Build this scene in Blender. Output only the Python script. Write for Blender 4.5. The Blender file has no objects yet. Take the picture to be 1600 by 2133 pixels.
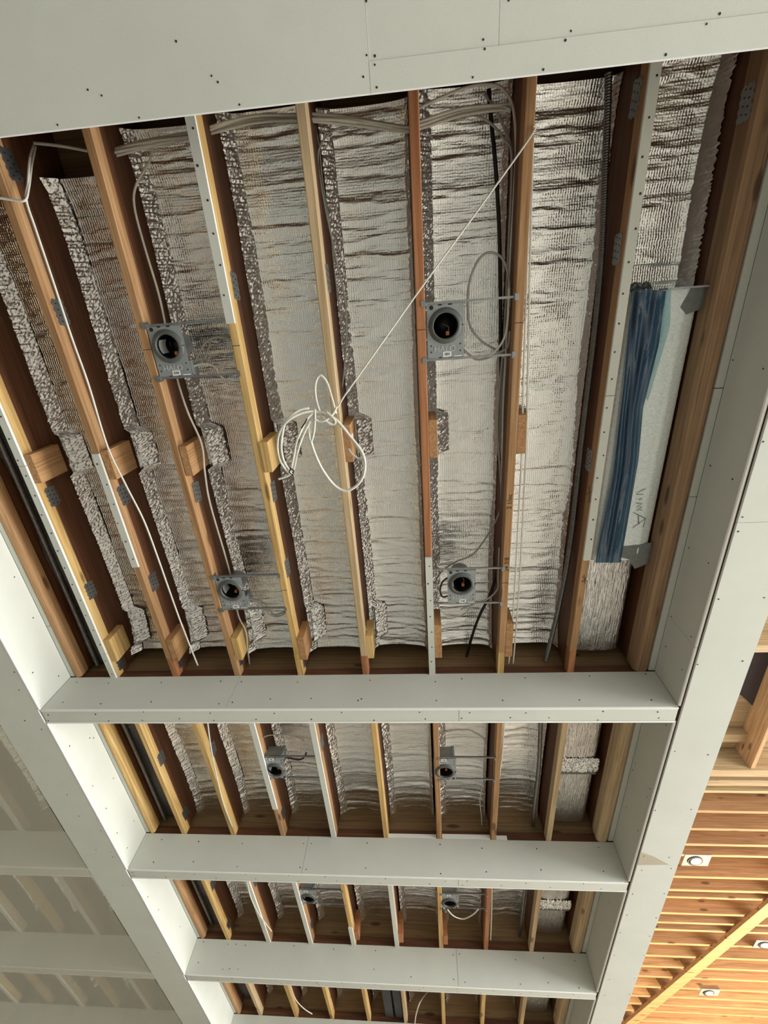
import bpy, math, random
import numpy as np
from mathutils import Matrix, Vector

# ------------------------------------------------------------------ camera, light, exposure
scene = bpy.context.scene
col = scene.collection
CAMH = 1.6
FPX = 926.64
RC = np.array([[0.99594, 0.0701, 0.05646], [-0.03982, 0.90572, -0.42201], [-0.08072, 0.41805, 0.90483]])
cam = bpy.data.cameras.new('camera')
cam.sensor_fit = 'HORIZONTAL'; cam.sensor_width = 36.0; cam.lens = FPX / 1600 * 36.0
cam.clip_start = 0.02; cam.clip_end = 200
camo = bpy.data.objects.new('camera', cam); col.objects.link(camo)
r_, d_, f_ = RC
M = Matrix(((r_[0], -d_[0], -f_[0], 0), (r_[1], -d_[1], -f_[1], 0), (r_[2], -d_[2], -f_[2], CAMH), (0, 0, 0, 1)))
q = M.to_quaternion(); q.normalize()
camo.matrix_world = Matrix.Translation((0, 0, CAMH)) @ q.to_matrix().to_4x4()
scene.camera = camo

scene.view_settings.view_transform = 'Standard'
scene.view_settings.look = 'None'
scene.view_settings.gamma = 1.0
scene.view_settings.exposure = 0.0
scene.view_settings.use_curve_mapping = False

world = bpy.data.worlds.new('sky'); scene.world = world
world.use_nodes = True
wn = world.node_tree.nodes; wn.clear()
wo = wn.new('ShaderNodeOutputWorld'); wb = wn.new('ShaderNodeBackground')
wb.inputs[0].default_value = (0.80, 0.90, 1.0, 1); wb.inputs[1].default_value = 1.0
world.node_tree.links.new(wb.outputs[0], wo.inputs[0])

def area(name, loc, direction, sx, sy, power, color):
    l = bpy.data.lights.new(name, 'AREA'); l.shape = 'RECTANGLE'; l.size = sx; l.size_y = sy
    l.energy = power; l.color = color
    o = bpy.data.objects.new(name, l); col.objects.link(o); o.location = loc
    o.rotation_euler = Vector(direction).to_track_quat('-Z', 'Y').to_euler()
    return o
# daylight entering through the window openings of the right wall, plus an added fill from behind that lightens the near beam faces
DAY = (0.995, 1.0, 0.965)
area('daylight_right_a', (9.3, 0.5, 1.9), (-1, 0, 0), 4.6, 2.9, 960, DAY)
area('daylight_right_b', (9.3, 6.5, 1.9), (-1, 0, 0), 4.6, 2.9, 960, DAY)
area('fill_back', (5.4, -7.3, 1.7), (0, 1, 0), 6.0, 2.6, 130, DAY)
# halogen work lamp standing on the floor of the tall room on the right
wl = bpy.data.lights.new('work_lamp', 'SPOT'); wl.energy = 5600; wl.color = (1.0, 0.80, 0.47); wl.shadow_soft_size = 0.06
wl.spot_size = math.radians(115); wl.spot_blend = 0.6
wlo = bpy.data.objects.new('work_lamp', wl); col.objects.link(wlo); wlo.location = (5.4, 8.3, 0.45)
wlo.rotation_euler = Vector((-0.15, 0.25, 0.95)).to_track_quat('-Z', 'Y').to_euler()

random.seed(7)
rng = np.random.default_rng(11)

# ------------------------------------------------------------------ grid of the building (metres, camera stands at x=0, y=0)
XL, XR = -2.297, 1.324            # inner faces of the two girders
XLO, XRO = -2.609, 1.601          # outer faces
Y0, Y1, Y2, Y3, Y4 = -0.597, 2.03, 3.697, 5.372, 7.04
BW = 0.112                        # crossbeam width
ZB = CAMH + 1.78                  # underside of beams
ZJ = CAMH + 2.038                 # underside of furring
ZR = CAMH + 2.102                 # underside of old rafters
ZF1, ZF2 = CAMH + 2.335, CAMH + 2.295
ZD = CAMH + 2.43                  # roof deck
ZH = CAMH + 3.26                  # joists of the tall room
GT = 0.0127                       # gypsum thickness
def JX(k): return 0.035 + 0.4055 * k

def ray(u, v):
    return RC.T @ np.array([(u - 800) / FPX, (v - 1066.5) / FPX, 1.0])
def pz(u, v, z):                  # point of the place seen at photo pixel (u, v) at height z above the camera
    d = ray(u, v); d = d * (z / d[2]); return (d[0], d[1], d[2] + CAMH)
def px(u, v, x):
    d = ray(u, v); d = d * (x / d[0]); return (d[0], d[1], d[2] + CAMH)

# ------------------------------------------------------------------ mesh helpers
class MB:
    def __init__(self): self.v = []; self.f = []; self.m = []
    def add(self, vs, fs, m=0):
        n = len(self.v); self.v += [tuple(float(c) for c in a) for a in vs]
        self.f += [tuple(i + n for i in a) for a in fs]
        self.m += ([m] * len(fs)) if isinstance(m, int) else list(m)
        return self
    def box(self, x0, x1, y0, y1, z0, z1, m=0):
        vs = [(x, y, z) for x in (x0, x1) for y in (y0, y1) for z in (z0, z1)]
        fs = [(0, 1, 3, 2), (4, 6, 7, 5), (0, 4, 5, 1), (2, 3, 7, 6), (0, 2, 6, 4), (1, 5, 7, 3)]
        return self.add(vs, fs, m)
    def panel(self, x0, x1, y0, y1, z0, z1):      # gypsum board: paper on the two large faces (0), white core on the edges (1)
        d = (x1 - x0, y1 - y0, z1 - z0); a = d.index(min(d))
        ms = [0 if i // 2 == a else 1 for i in range(6)]
        return self.box(x0, x1, y0, y1, z0, z1, ms)
    def board(self, axis, a0, a1, p0, p1, q0, q1, c=0.003, m=0):   # chamfered board along an axis; p, q are the two other axes in order
        prof = [(p0 + c, q0), (p1 - c, q0), (p1, q0 + c), (p1, q1 - c), (p1 - c, q1), (p0 + c, q1), (p0, q1 - c), (p0, q0 + c)]
        vs = []
        for a in (a0, a1):
            for p, q_ in prof:
                vs.append((a, p, q_) if axis == 'x' else (p, a, q_) if axis == 'y' else (p, q_, a))
        fs = [tuple(range(7, -1, -1)), tuple(range(8, 16))] + [(i, (i + 1) % 8, 8 + (i + 1) % 8, 8 + i) for i in range(8)]
        if axis == 'y': fs = [tuple(reversed(f)) for f in fs]
        return self.add(vs, fs, m)
    def cyl(self, c, r, h, n=16, axis='z', m=0, cap=True):
        vs = []
        for t in (0, h):
            for i in range(n):
                a = 2 * math.pi * i / n; u, w = r * math.cos(a), r * math.sin(a)
                vs.append((c[0] + u, c[1] + w, c[2] + t) if axis == 'z' else (c[0] + t, c[1] + u, c[2] + w) if axis == 'x' else (c[0] + w, c[1] + t, c[2] + u))
        fs = [(i, (i + 1) % n, n + (i + 1) % n, n + i) for i in range(n)]
        if cap: fs += [tuple(range(n - 1, -1, -1)), tuple(range(n, 2 * n))]
        return self.add(vs, fs, m)
    def lathe(self, c, prof, n=32, m=0):
        vs = []; k = len(prof)
        for i in range(n):
            a = 2 * math.pi * i / n
            vs += [(c[0] + r * math.cos(a), c[1] + r * math.sin(a), c[2] + z) for r, z in prof]
        fs = [(i * k + j, ((i + 1) % n) * k + j, ((i + 1) % n) * k + j + 1, i * k + j + 1) for i in range(n) for j in range(k - 1)]
        return self.add(vs, fs, m)
    def tube(self, pts, r, n=7, m=0, flat=1.0, rf=None):
        P = [Vector(p) for p in pts]; k = len(P); up = Vector((0.13, 0.21, 1)).normalized(); vs = []
        for i, p in enumerate(P):
            t = (P[min(i + 1, k - 1)] - P[max(i - 1, 0)])
            t = t.normalized() if t.length > 1e-9 else Vector((0, 1, 0))
            a = t.cross(up)
            if a.length < 0.05: a = t.cross(Vector((1, 0, 0)))
            a.normalize(); b = a.cross(t).normalized()
            rr = r if rf is None else rf(i)
            for j in range(n):
                w = 2 * math.pi * j / n
                vs.append(p + a * (rr * math.cos(w)) + b * (rr * flat * math.sin(w)))
        fs = [(i * n + j, i * n + (j + 1) % n, (i + 1) * n + (j + 1) % n, (i + 1) * n + j) for i in range(k - 1) for j in range(n)]
        fs += [tuple(range(n - 1, -1, -1)), tuple((k - 1) * n + j for j in range(n))]
        return self.add(vs, fs, m)
    def grid(self, V, m=0):       # V: array (a, b, 3)
        a, b = V.shape[:2]
        fs = [(i * b + j, i * b + j + 1, (i + 1) * b + j + 1, (i + 1) * b + j) for i in range(a - 1) for j in range(b - 1)]
        return self.add([tuple(p) for p in V.reshape(-1, 3)], fs, m)
    def build(self, name, mats, parent=None, smooth=False, base=None):
        if not isinstance(mats, (list, tuple)): mats = [mats]
        A = np.array(self.v)
        if base is None:
            base = wloc(parent) if parent else ((A[:, 0].min() + A[:, 0].max()) / 2, (A[:, 1].min() + A[:, 1].max()) / 2, A[:, 2].min())
        A = A - np.array(base)
        me = bpy.data.meshes.new(name); me.from_pydata(A.tolist(), [], self.f)
        for mt in mats: me.materials.append(mt)
        me.polygons.foreach_set('material_index', self.m)
        if smooth: me.polygons.foreach_set('use_smooth', [True] * len(self.f))
        me.update()
        o = bpy.data.objects.new(name, me); col.objects.link(o)
        if parent: o.parent = parent
        else: o.location = base
        return o
def wloc(o):
    v = Vector((0, 0, 0))
    while o: v += o.location; o = o.parent
    return v
def tag(o, label=None, cat=None, group=None, kind=None):
    if label: o['label'] = label
    if cat: o['category'] = cat
    if group: o['group'] = group
    if kind: o['kind'] = kind
    return o
def thing(name, loc, label, cat, group=None):
    o = bpy.data.objects.new(name, None); col.objects.link(o); o.location = loc; o.empty_display_size = 0.05
    return tag(o, label, cat, group)
def smooth_path(pts, n=8):
    P = [Vector(p) for p in pts]; out = []
    for i in range(len(P) - 1):
        p0, p1, p2, p3 = P[max(i - 1, 0)], P[i], P[i + 1], P[min(i + 2, len(P) - 1)]
        for j in range(n):
            t = j / n
            out.append(0.5 * ((2 * p1) + (p2 - p0) * t + (2 * p0 - 5 * p1 + 4 * p2 - p3) * t * t + (3 * p1 - p0 - 3 * p2 + p3) * t ** 3))
    out.append(P[-1]); return out

# ------------------------------------------------------------------ materials
def newmat(name, rough=0.6, metal=0.0, colr=(0.8, 0.8, 0.8), spec=0.4):
    m = bpy.data.materials.new(name); m.use_nodes = True
    nt = m.node_tree; b = nt.nodes['Principled BSDF']
    b.inputs['Base Color'].default_value = (*colr, 1); b.inputs['Roughness'].default_value = rough; b.inputs['Metallic'].default_value = metal
    b.inputs['Specular IOR Level'].default_value = spec
    return m, nt, b
def coords(nt, scale, rand=True):
    tc = nt.nodes.new('ShaderNodeTexCoord'); mp = nt.nodes.new('ShaderNodeMapping'); mp.inputs['Scale'].default_value = scale
    nt.links.new(tc.outputs['Object'], mp.inputs['Vector'])
    if rand:
        oi = nt.nodes.new('ShaderNodeObjectInfo'); mu = nt.nodes.new('ShaderNodeVectorMath'); mu.operation = 'SCALE'
        mu.inputs[0].default_value = (17, 31, 23); nt.links.new(oi.outputs['Random'], mu.inputs['Scale'])
        nt.links.new(mu.outputs[0], mp.inputs['Location'])
    return mp.outputs[0]
def noise(nt, vec, scale, detail=4, rough=0.55, dist=0.0):
    n = nt.nodes.new('ShaderNodeTexNoise'); n.inputs['Scale'].default_value = scale; n.inputs['Detail'].default_value = detail
    n.inputs['Roughness'].default_value = rough; n.inputs['Distortion'].default_value = dist
    nt.links.new(vec, n.inputs['Vector']); return n.outputs['Fac']
def ramp(nt, fac, stops):
    r = nt.nodes.new('ShaderNodeValToRGB'); e = r.color_ramp.elements
    while len(e) < len(stops): e.new(0.5)
    for i, (p, c) in enumerate(stops): e[i].position = p; e[i].color = (*c, 1)
    nt.links.new(fac, r.inputs['Fac']); return r.outputs['Color']
def mixc(nt, fac, a, b):
    x = nt.nodes.new('ShaderNodeMix'); x.data_type = 'RGBA'
    if isinstance(fac, float): x.inputs[0].default_value = fac
    else: nt.links.new(fac, x.inputs[0])
    for s, c in ((6, a), (7, b)):
        if isinstance(c, tuple): x.inputs[s].default_value = (*c, 1)
        else: nt.links.new(c, x.inputs[s])
    return x.outputs[2]
def bump(nt, b, h, strength=0.3, dist=0.002, prev=None):
    n = nt.nodes.new('ShaderNodeBump'); n.inputs['Strength'].default_value = strength; n.inputs['Distance'].default_value = dist
    nt.links.new(h, n.inputs['Height'])
    if prev is not None: nt.links.new(prev, n.inputs['Normal'])
    nt.links.new(n.outputs[0], b.inputs['Normal']); return n.outputs[0]
def wood(name, c_dark, c_mid, c_light, axis='y', knots=True, rough=0.62):
    m, nt, b = newmat(name, rough, spec=0.3)
    s = {'x': (1.0, 20, 20), 'y': (20, 1.0, 20), 'z': (20, 20, 1.0)}[axis]
    v = coords(nt, s)
    g = noise(nt, v, 1.6, 7, 0.6, 1.2)
    c = ramp(nt, g, [(0.28, c_dark), (0.5, c_mid), (0.72, c_light)])
    s3 = {'x': (0.5, 60, 60), 'y': (60, 0.5, 60), 'z': (60, 60, 0.5)}[axis]
    g2 = noise(nt, coords(nt, s3), 2.0, 3, 0.5, 0.6)
    c = mixc(nt, ramp(nt, g2, [(0.46, (0, 0, 0)), (0.66, (0.45, 0.45, 0.45))]), c, tuple(k * 0.55 for k in c_dark))
    if knots:
        s2 = {'x': (2.6, 9, 9), 'y': (9, 2.6, 9), 'z': (9, 9, 2.6)}[axis]
        vo = nt.nodes.new('ShaderNodeTexVoronoi'); vo.inputs['Scale'].default_value = 1.0
        nt.links.new(coords(nt, s2), vo.inputs['Vector'])
        k = ramp(nt, vo.outputs['Distance'], [(0.10, (0.9, 0.9, 0.9)), (0.17, (0, 0, 0))])
        c = mixc(nt, k, c, tuple(x * 0.42 for x in c_dark))
    nt.links.new(c, b.inputs['Base Color'])
    bump(nt, b, g2, 0.25, 0.0015)
    return m
M_pine = wood('pine_yellow', (0.46, 0.26, 0.085), (0.66, 0.43, 0.165), (0.76, 0.55, 0.25))
M_pale = wood('pine_pale', (0.46, 0.31, 0.17), (0.60, 0.44, 0.26), (0.69, 0.53, 0.34))
M_fir = wood('fir_orange', (0.33, 0.17, 0.075), (0.46, 0.26, 0.122), (0.55, 0.34, 0.18))
M_rim = wood('rim_brown', (0.27, 0.155, 0.085), (0.38, 0.235, 0.135), (0.46, 0.30, 0.18))
M_red = wood('fir_red', (0.30, 0.115, 0.05), (0.45, 0.19, 0.085), (0.54, 0.27, 0.13))
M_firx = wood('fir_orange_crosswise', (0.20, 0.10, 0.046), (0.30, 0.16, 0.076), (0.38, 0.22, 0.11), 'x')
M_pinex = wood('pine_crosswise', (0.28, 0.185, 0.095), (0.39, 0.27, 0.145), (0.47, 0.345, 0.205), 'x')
M_block = wood('block_end_grain', (0.34, 0.165, 0.07), (0.48, 0.26, 0.115), (0.57, 0.34, 0.17), 'z')
M_old = wood('old_rafter_brown', (0.085, 0.032, 0.014), (0.135, 0.052, 0.022), (0.18, 0.075, 0.034), knots=False, rough=0.5)
M_oldx = wood('old_ledger_brown', (0.075, 0.030, 0.014), (0.125, 0.052, 0.024), (0.17, 0.075, 0.036), 'x', knots=False, rough=0.5)
M_ply = wood('blocking_brown', (0.20, 0.125, 0.06), (0.28, 0.18, 0.09), (0.34, 0.225, 0.12), 'x', rough=0.7)
M_deck = wood('deck_brown', (0.16, 0.09, 0.045), (0.22, 0.13, 0.065), (0.28, 0.17, 0.09), 'x', knots=False)

def drywall(name, c, amp=0.05):
    m, nt, b = newmat(name, 0.82, spec=0.2)
    n1 = noise(nt, coords(nt, (1, 1, 1)), 3.0, 5, 0.6)
    n2 = noise(nt, coords(nt, (1, 1, 1)), 260.0, 2, 0.5)
    cc = ramp(nt, n1, [(0.3, tuple(x * (1 - amp) for x in c)), (0.7, tuple(x * (1 + amp * 0.4) for x in c))])
    cc = mixc(nt, ramp(nt, n2, [(0.45, (0, 0, 0)), (0.7, (0.16, 0.16, 0.16))]), cc, tuple(x * 0.75 for x in c))
    nt.links.new(cc, b.inputs['Base Color']); bump(nt, b, n2, 0.08, 0.0006)
    return m
M_paper = drywall('drywall_paper', (0.655, 0.665, 0.605))
M_gyp = drywall('gypsum_edge', (0.86, 0.86, 0.83), 0.03)
M_beige = drywall('torn_paper', (0.50, 0.44, 0.34))
M_conc = drywall('concrete_floor', (0.56, 0.575, 0.55), 0.12)
M_wall = drywall('painted_wall', (0.70, 0.715, 0.70), 0.04)
M_screw, _, _ = newmat('black_screw', 0.5, 0.2, (0.025, 0.022, 0.02))
M_ink, _, _ = newmat('black_marker', 0.7, 0.0, (0.02, 0.018, 0.016))

def foilmat(name, c, rough, bub=0.5, crink=0.5, lines=False, bscale=95.0):
    m, nt, b = newmat(name, rough, 1.0, c)
    v = coords(nt, (1, 1, 1))
    vo = nt.nodes.new('ShaderNodeTexVoronoi'); vo.inputs['Scale'].default_value = bscale; vo.inputs['Randomness'].default_value = 0.25
    nt.links.new(v, vo.inputs['Vector'])
    prev = bump(nt, b, vo.outputs['Distance'], bub, 0.004)
    if lines:
        vl = coords(nt, (1.0, 0.06, 1.0)); w = noise(nt, vl, 130.0, 2, 0.5, 0.3)
    else:
        vl = coords(nt, (0.13, 1.0, 1.0)); w = noise(nt, vl, 46.0, 5, 0.65, 0.5)
    prev = bump(nt, b, w, crink, 0.012, prev)
    return m
M_foil = foilmat('foil_bubble', (0.95, 0.96, 0.96), 0.10, 0.42, 0.30)
M_flap = foilmat('foil_crinkled', (1.0, 1.0, 1.0), 0.24, 0.12, 0.12, False, 170.0)
M_flap.node_tree.nodes['Principled BSDF'].inputs['Metallic'].default_value = 0.86
M_wrap = foilmat('foil_ribbed_wrap', (0.90, 0.90, 0.90), 0.30, 0.3, 0.8, True)
M_felt, nt_, b_ = newmat('dark_grey_felt', 0.55, 0.55, (0.16, 0.155, 0.15))
bump(nt_, b_, noise(nt_, coords(nt_, (1, 0.5, 1)), 70.0, 6, 0.7), 0.9, 0.02)
def metal(name, c, rough, sc=30.0, st=0.05):
    m, nt, b = newmat(name, rough, 1.0, c)
    n = noise(nt, coords(nt, (1, 1, 1)), sc, 4, 0.6)
    nt.links.new(ramp(nt, n, [(0.35, tuple(x * 0.82 for x in c)), (0.65, c)]), b.inputs['Base Color'])
    bump(nt, b, n, st, 0.003); return m
M_galv = metal('galvanised_steel', (0.42, 0.44, 0.46), 0.42)
def plate_paint(name, c, metal_=0.35, rough=0.45):
    m, nt, b = newmat(name, rough, metal_, c)
    n = noise(nt, coords(nt, (1, 1, 1)), 40.0, 3, 0.5)
    nt.links.new(ramp(nt, n, [(0.3, tuple(x * 0.88 for x in c)), (0.7, c)]), b.inputs['Base Color']); return m
M_plate = plate_paint('grey_housing_plate', (0.36, 0.39, 0.40))
M_ring = plate_paint('dark_grey_collar', (0.13, 0.135, 0.13))
M_canin = plate_paint('black_can_inside', (0.008, 0.008, 0.009), 0.0, 0.35)
M_cond = metal('grey_conduit', (0.30, 0.30, 0.30), 0.45)
M_duct = metal('pale_duct_skin', (0.90, 0.99, 0.99), 0.28, 90.0, 0.22)
M_duct.node_tree.nodes['Principled BSDF'].inputs['Metallic'].default_value = 0.2
M_tape = metal('grey_mastic_tape', (0.26, 0.28, 0.28), 0.6, 40, 0.3)
M_label, _, _ = newmat('white_sticker', 0.5, 0.0, (0.82, 0.83, 0.84))
M_orange, _, _ = newmat('orange_connector', 0.4, 0.0, (1.0, 0.30, 0.07))
def plastic(name, c, rough=0.42):
    m, nt, b = newmat(name, rough, 0.0, c, 0.4)
    n = noise(nt, coords(nt, (1, 1, 1)), 25.0, 3, 0.5)
    nt.links.new(ramp(nt, n, [(0.3, tuple(x * 0.86 for x in c)), (0.7, c)]), b.inputs['Base Color']); return m
M_cable = plastic('cream_cable', (0.78, 0.76, 0.68))
M_gcable = plastic('grey_cable', (0.46, 0.45, 0.41))
M_black = plastic('black_cable', (0.012, 0.012, 0.013))
M_vent = plastic('charcoal_vent', (0.035, 0.036, 0.038), 0.5)
# blue protective film
M_film, nt_, b_ = newmat('blue_plastic_film', 0.12, 0.0, (0.016, 0.055, 0.115), 0.8)
n_ = noise(nt_, coords(nt_, (1.0, 0.22, 1.0)), 14.0, 4, 0.55, 1.2)
bump(nt_, b_, n_, 0.25, 0.03)
tr_ = nt_.nodes.new('ShaderNodeBsdfTransparent'); tr_.inputs[0].default_value = (0.35, 0.62, 0.80, 1)
mx_ = nt_.nodes.new('ShaderNodeMixShader'); mx_.inputs[0].default_value = 0.13
nt_.links.new(b_.outputs[0], mx_.inputs[1]); nt_.links.new(tr_.outputs[0], mx_.inputs[2])
nt_.links.new(mx_.outputs[0], nt_.nodes['Material Output'].inputs['Surface'])
M_film2, nt_, b_ = newmat('thin_blue_film_edge', 0.2, 0.0, (0.22, 0.42, 0.48), 0.6)
tr_ = nt_.nodes.new('ShaderNodeBsdfTransparent'); tr_.inputs[0].default_value = (0.75, 0.92, 0.96, 1)
mx_ = nt_.nodes.new('ShaderNodeMixShader'); mx_.inputs[0].default_value = 0.55
nt_.links.new(b_.outputs[0], mx_.inputs[1]); nt_.links.new(tr_.outputs[0], mx_.inputs[2])
nt_.links.new(mx_.outputs[0], nt_.nodes['Material Output'].inputs['Surface'])
# milky dust sheet
M_sheet, nt_, b_ = newmat('milky_dust_sheet', 0.55, 0.0, (0.36, 0.34, 0.255), 0.3)
tl_ = nt_.nodes.new('ShaderNodeBsdfTranslucent'); tl_.inputs[0].default_value = (0.36, 0.34, 0.255, 1)
tr_ = nt_.nodes.new('ShaderNodeBsdfTransparent'); tr_.inputs[0].default_value = (0.95, 0.95, 0.92, 1)
m1_ = nt_.nodes.new('ShaderNodeMixShader'); m1_.inputs[0].default_value = 0.5
m2_ = nt_.nodes.new('ShaderNodeMixShader'); m2_.inputs[0].default_value = 0.50
nt_.links.new(b_.outputs[0], m1_.inputs[1]); nt_.links.new(tl_.outputs[0], m1_.inputs[2])
nt_.links.new(m1_.outputs[0], m2_.inputs[1]); nt_.links.new(tr_.outputs[0], m2_.inputs[2])
nt_.links.new(m2_.outputs[0], nt_.nodes['Material Output'].inputs['Surface'])

# ------------------------------------------------------------------ the setting: shell of the building
tag(MB().box(-9, 9.2, -7.2, 17, -0.1, 0).build('floor', M_conc), kind='structure')
tag(MB().box(-9.2, -9, -7.2, 17, 0, 4.2).build('wall_left', M_wall), kind='structure')
tag(MB().box(-9, 9.2, 17, 17.2, 0, 6).build('wall_front', M_wall), kind='structure')
wb_ = MB().box(-9, 2.2, -7.4, -7.2, 0, 4.2).box(8.6, 9.2, -7.4, -7.2, 0, 4.2).box(2.2, 8.6, -7.4, -7.2, 3.1, 4.2)  # unseen back wall; its opening is added and placed for the back fill light
tag(wb_.build('wall_back', M_wall), kind='structure')
wr = MB()
wr.box(9.2, 9.4, -7.4, 17, 0, 0.35).box(9.2, 9.4, -7.4, 17, 3.4, 6)
for a, b2 in ((-7.4, -1.9), (2.9, 4.1), (8.9, 17)): wr.box(9.2, 9.4, a, b2, 0.35, 3.4)
tag(wr.build('wall_right', M_wall), kind='structure')
tag(MB().box(-9, XRO - 0.1, -7.2, 17, ZD, ZD + 0.1).build('roof_deck', M_deck), kind='structure')
tag(MB().box(XRO - 0.1, XRO - 0.02, -7.2, 17, ZD + 0.1, ZH + 0.36).build('wall_upper', M_wall), kind='structure')

SCREW = MB().cyl((0, 0, 0), 0.0048, 0.0012, 8)
def screws(parent, pts, axis, out, rad=0.0044):           # small black screw heads set in a panel face
    if not pts: return None
    b = MB()
    for p in pts:
        p = list(p)
        ai = 'xyz'.index(axis)
        lo = p[ai] - (0.0009 if out < 0 else 0.0003)
        c = list(p); c[ai] = lo
        b.cyl(c, rad * random.uniform(0.8, 1.1), 0.0012, 7, axis)
    o = b.build('screw_heads', M_screw, parent); o['kind'] = 'stuff'; o['label'] = 'small black drywall screw heads'
    return o
def rows(a0, a1, step, q):
    out = []; a = a0 + 0.05
    while a < a1 - 0.03:
        out.append((a + random.uniform(-0.04, 0.04), q + random.uniform(-0.012, 0.012))); a += step * random.uniform(0.75, 1.2)
    return out

# drywalled soffit overhead
soffit = bpy.data.objects.new('ceiling', None); col.objects.link(soffit); soffit.location = (-0.5, -2.5, ZB); soffit['kind'] = 'structure'
soffit['label'] = 'flat grey drywall ceiling at the top of the picture'
G = 0.0012
def spanel(x0, x1, y0, y1, pts, dz=0.0):
    g = 0.0005; p = MB().panel(x0 + g, x1 - g, y0 + g, y1 - g, ZB + dz, ZB + dz + GT).build('drywall_panel', [M_paper, M_gyp], soffit)
    screws(p, [(x, y, ZB + dz) for x, y in pts], 'z', -1, 0.0034)
spanel(-3.4, -0.10, -1.83, Y0, [pz(u, v, 1.78)[:2] for u, v in [(183, 187), (212, 199), (367, 86), (441, 158), (454, 171), (499, 218), (290, 245), (763, 2), (764, 115), (757, 160), (120, 260)]])
spanel(-0.10, 1.75, -0.672, Y0, [pz(u, v, 1.78)[:2] for u, v in [(781, 135), (1010, 102), (1178, 84), (1472, 50), (985, 161), (1132, 145), (1387, 114), (785, 182)]])
spanel(-0.10, 0.285, -1.83, -0.672, [pz(u, v, 1.78)[:2] for u, v in [(1007, 82), (781, 116)]], 0.0015)
spanel(0.285, 1.75, -1.83, -0.672, [pz(u, v, 1.78)[:2] for u, v in [(1190, 64), (1500, 28), (1060, 0)]], 0.0015)
spanel(-3.4, 1.75, -4.6, -1.83, [])
MB().box(-3.4, 1.75, -4.6, -0.885, ZB + 0.03, ZB + 0.22).build('ceiling_framing', M_oldx, soffit)
# old brown ledger above the soffit edge
led = MB().board('x', -3.2, 1.5, -0.88, -0.84, ZJ - 0.16, ZD - 0.005, 0.004).build('ledger_board', M_oldx)
tag(led, 'dark brown ledger board above the edge of the grey ceiling', 'beam')

# ------------------------------------------------------------------ crossbeams
def crossbeam(y, x0, x1, label, face_seams, bot_seams, step=0.33, simple=False, fpts=None, bpts=None):
    t = thing('crossbeam', ((x0 + x1) / 2, y + BW / 2, ZB), label, 'beam', 'drywalled crossbeams')
    MB().box(x0, x1, y + GT, y + BW - GT, ZB + GT + 0.004, ZR).build('beam_core', M_oldx, t)
    MB().board('x', x0, x1, y + GT + 0.018, y + BW - GT - 0.018, ZR, ZD - 0.004, 0.002).build('blocking_board', M_ply, t)
    e = [x0] + face_seams + [x1]
    for i in range(len(e) - 1):
        p = MB().panel(e[i] + G, e[i + 1] - G, y, y + GT, ZB, ZJ - 0.001).build('drywall_panel', [M_paper, M_gyp], t)
        if not simple:
            pts = fpts if fpts is not None else rows(e[i], e[i + 1], step, ZJ - 0.03) + rows(e[i], e[i + 1], step, ZB + 0.055)
            pts = [q for q in pts if e[i] < q[0] < e[i + 1]]
            if pts: screws(p, [(a, y, b) for a, b in pts], 'y', -1)
    MB().board('x', x0 + 0.03, x1 - 0.03, y - 0.0025, y + GT - 0.001, ZB - 0.0012, ZB + 0.009, 0.0045).build('corner_bead', M_gyp, t)
    MB().panel(x0 + G, x1 - G, y + BW - GT, y + BW, ZB, ZJ - 0.001).build('drywall_panel', [M_paper, M_gyp], t)
    e = [x0] + bot_seams + [x1]
    for i in range(len(e) - 1):
        p = MB().panel(e[i] + G, e[i + 1] - G, y + GT + 0.0005, y + BW - GT - 0.0005, ZB + 0.002, ZB + 0.002 + GT).build('drywall_panel', [M_paper, M_gyp], t)
        if not simple:
            pts = rows(e[i], e[i + 1], step * 1.1, y + 0.03) + rows(e[i], e[i + 1], step * 0.9, y + BW - 0.028)
            screws(p, [(a, b, ZB + 0.002) for a, b in pts], 'z', -1)
    return t
def fx(y, L):
    out = []
    for u, v in L:
        d = ray(u, v); d = d * (y / d[1]); out.append((d[0], d[2] + CAMH))
    return out
F1 = fx(Y1, [(160, 1421), (226, 1423), (336, 1422), (460, 1419), (503, 1420), (620, 1421), (771, 1417), (907, 1420), (962, 1414), (1094, 1412), (1228, 1408), (1345, 1404),
             (131, 1463), (210, 1466), (315, 1462), (456, 1466), (563, 1456), (648, 1455), (746, 1459), (753, 1456), (909, 1459), (1047, 1459), (1207, 1458), (1357, 1458), (484, 1463)])
F2 = fx(Y2, [(337, 1749), (414, 1753), (505, 1757), (632, 1757), (649, 1757), (765, 1756), (917, 1759), (1004, 1767), (1118, 1768), (1247, 1765), (320, 1796), (403, 1795), (494, 1805), (625, 1807), (638, 1811), (762, 1808), (918, 1820), (1013, 1816), (1127, 1812), (1257, 1815)])
F3 = fx(Y3, [(424, 1962), (475, 1967), (492, 1967), (511, 1969), (612, 1970), (695, 1977), (782, 1980), (944, 1989), (957, 1987), (1074, 1999), (1132, 1996), (1197, 2001), (413, 2005), (464, 2019), (478, 2018), (496, 2019), (779, 2019), (856, 2035), (945, 2040), (969, 2046), (1084, 2050), (1142, 2047), (1206, 2058)])
crossbeam(Y1, XL, XR, 'nearest long drywalled crossbeam, below the big bay of rafters', [-1.16], [0.17], fpts=F1)
crossbeam(Y2, XL, XR, 'second drywalled crossbeam, with a white board scrap lying above it', [-0.965], [0.167], fpts=F2)
crossbeam(Y3, XL, XR, 'third drywalled crossbeam, with a dark vertical seam right of its middle', [0.168], [], fpts=F3)
crossbeam(Y4, XL, XR, 'farthest drywalled crossbeam, just showing along the bottom edge', [], [], simple=True)
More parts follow.
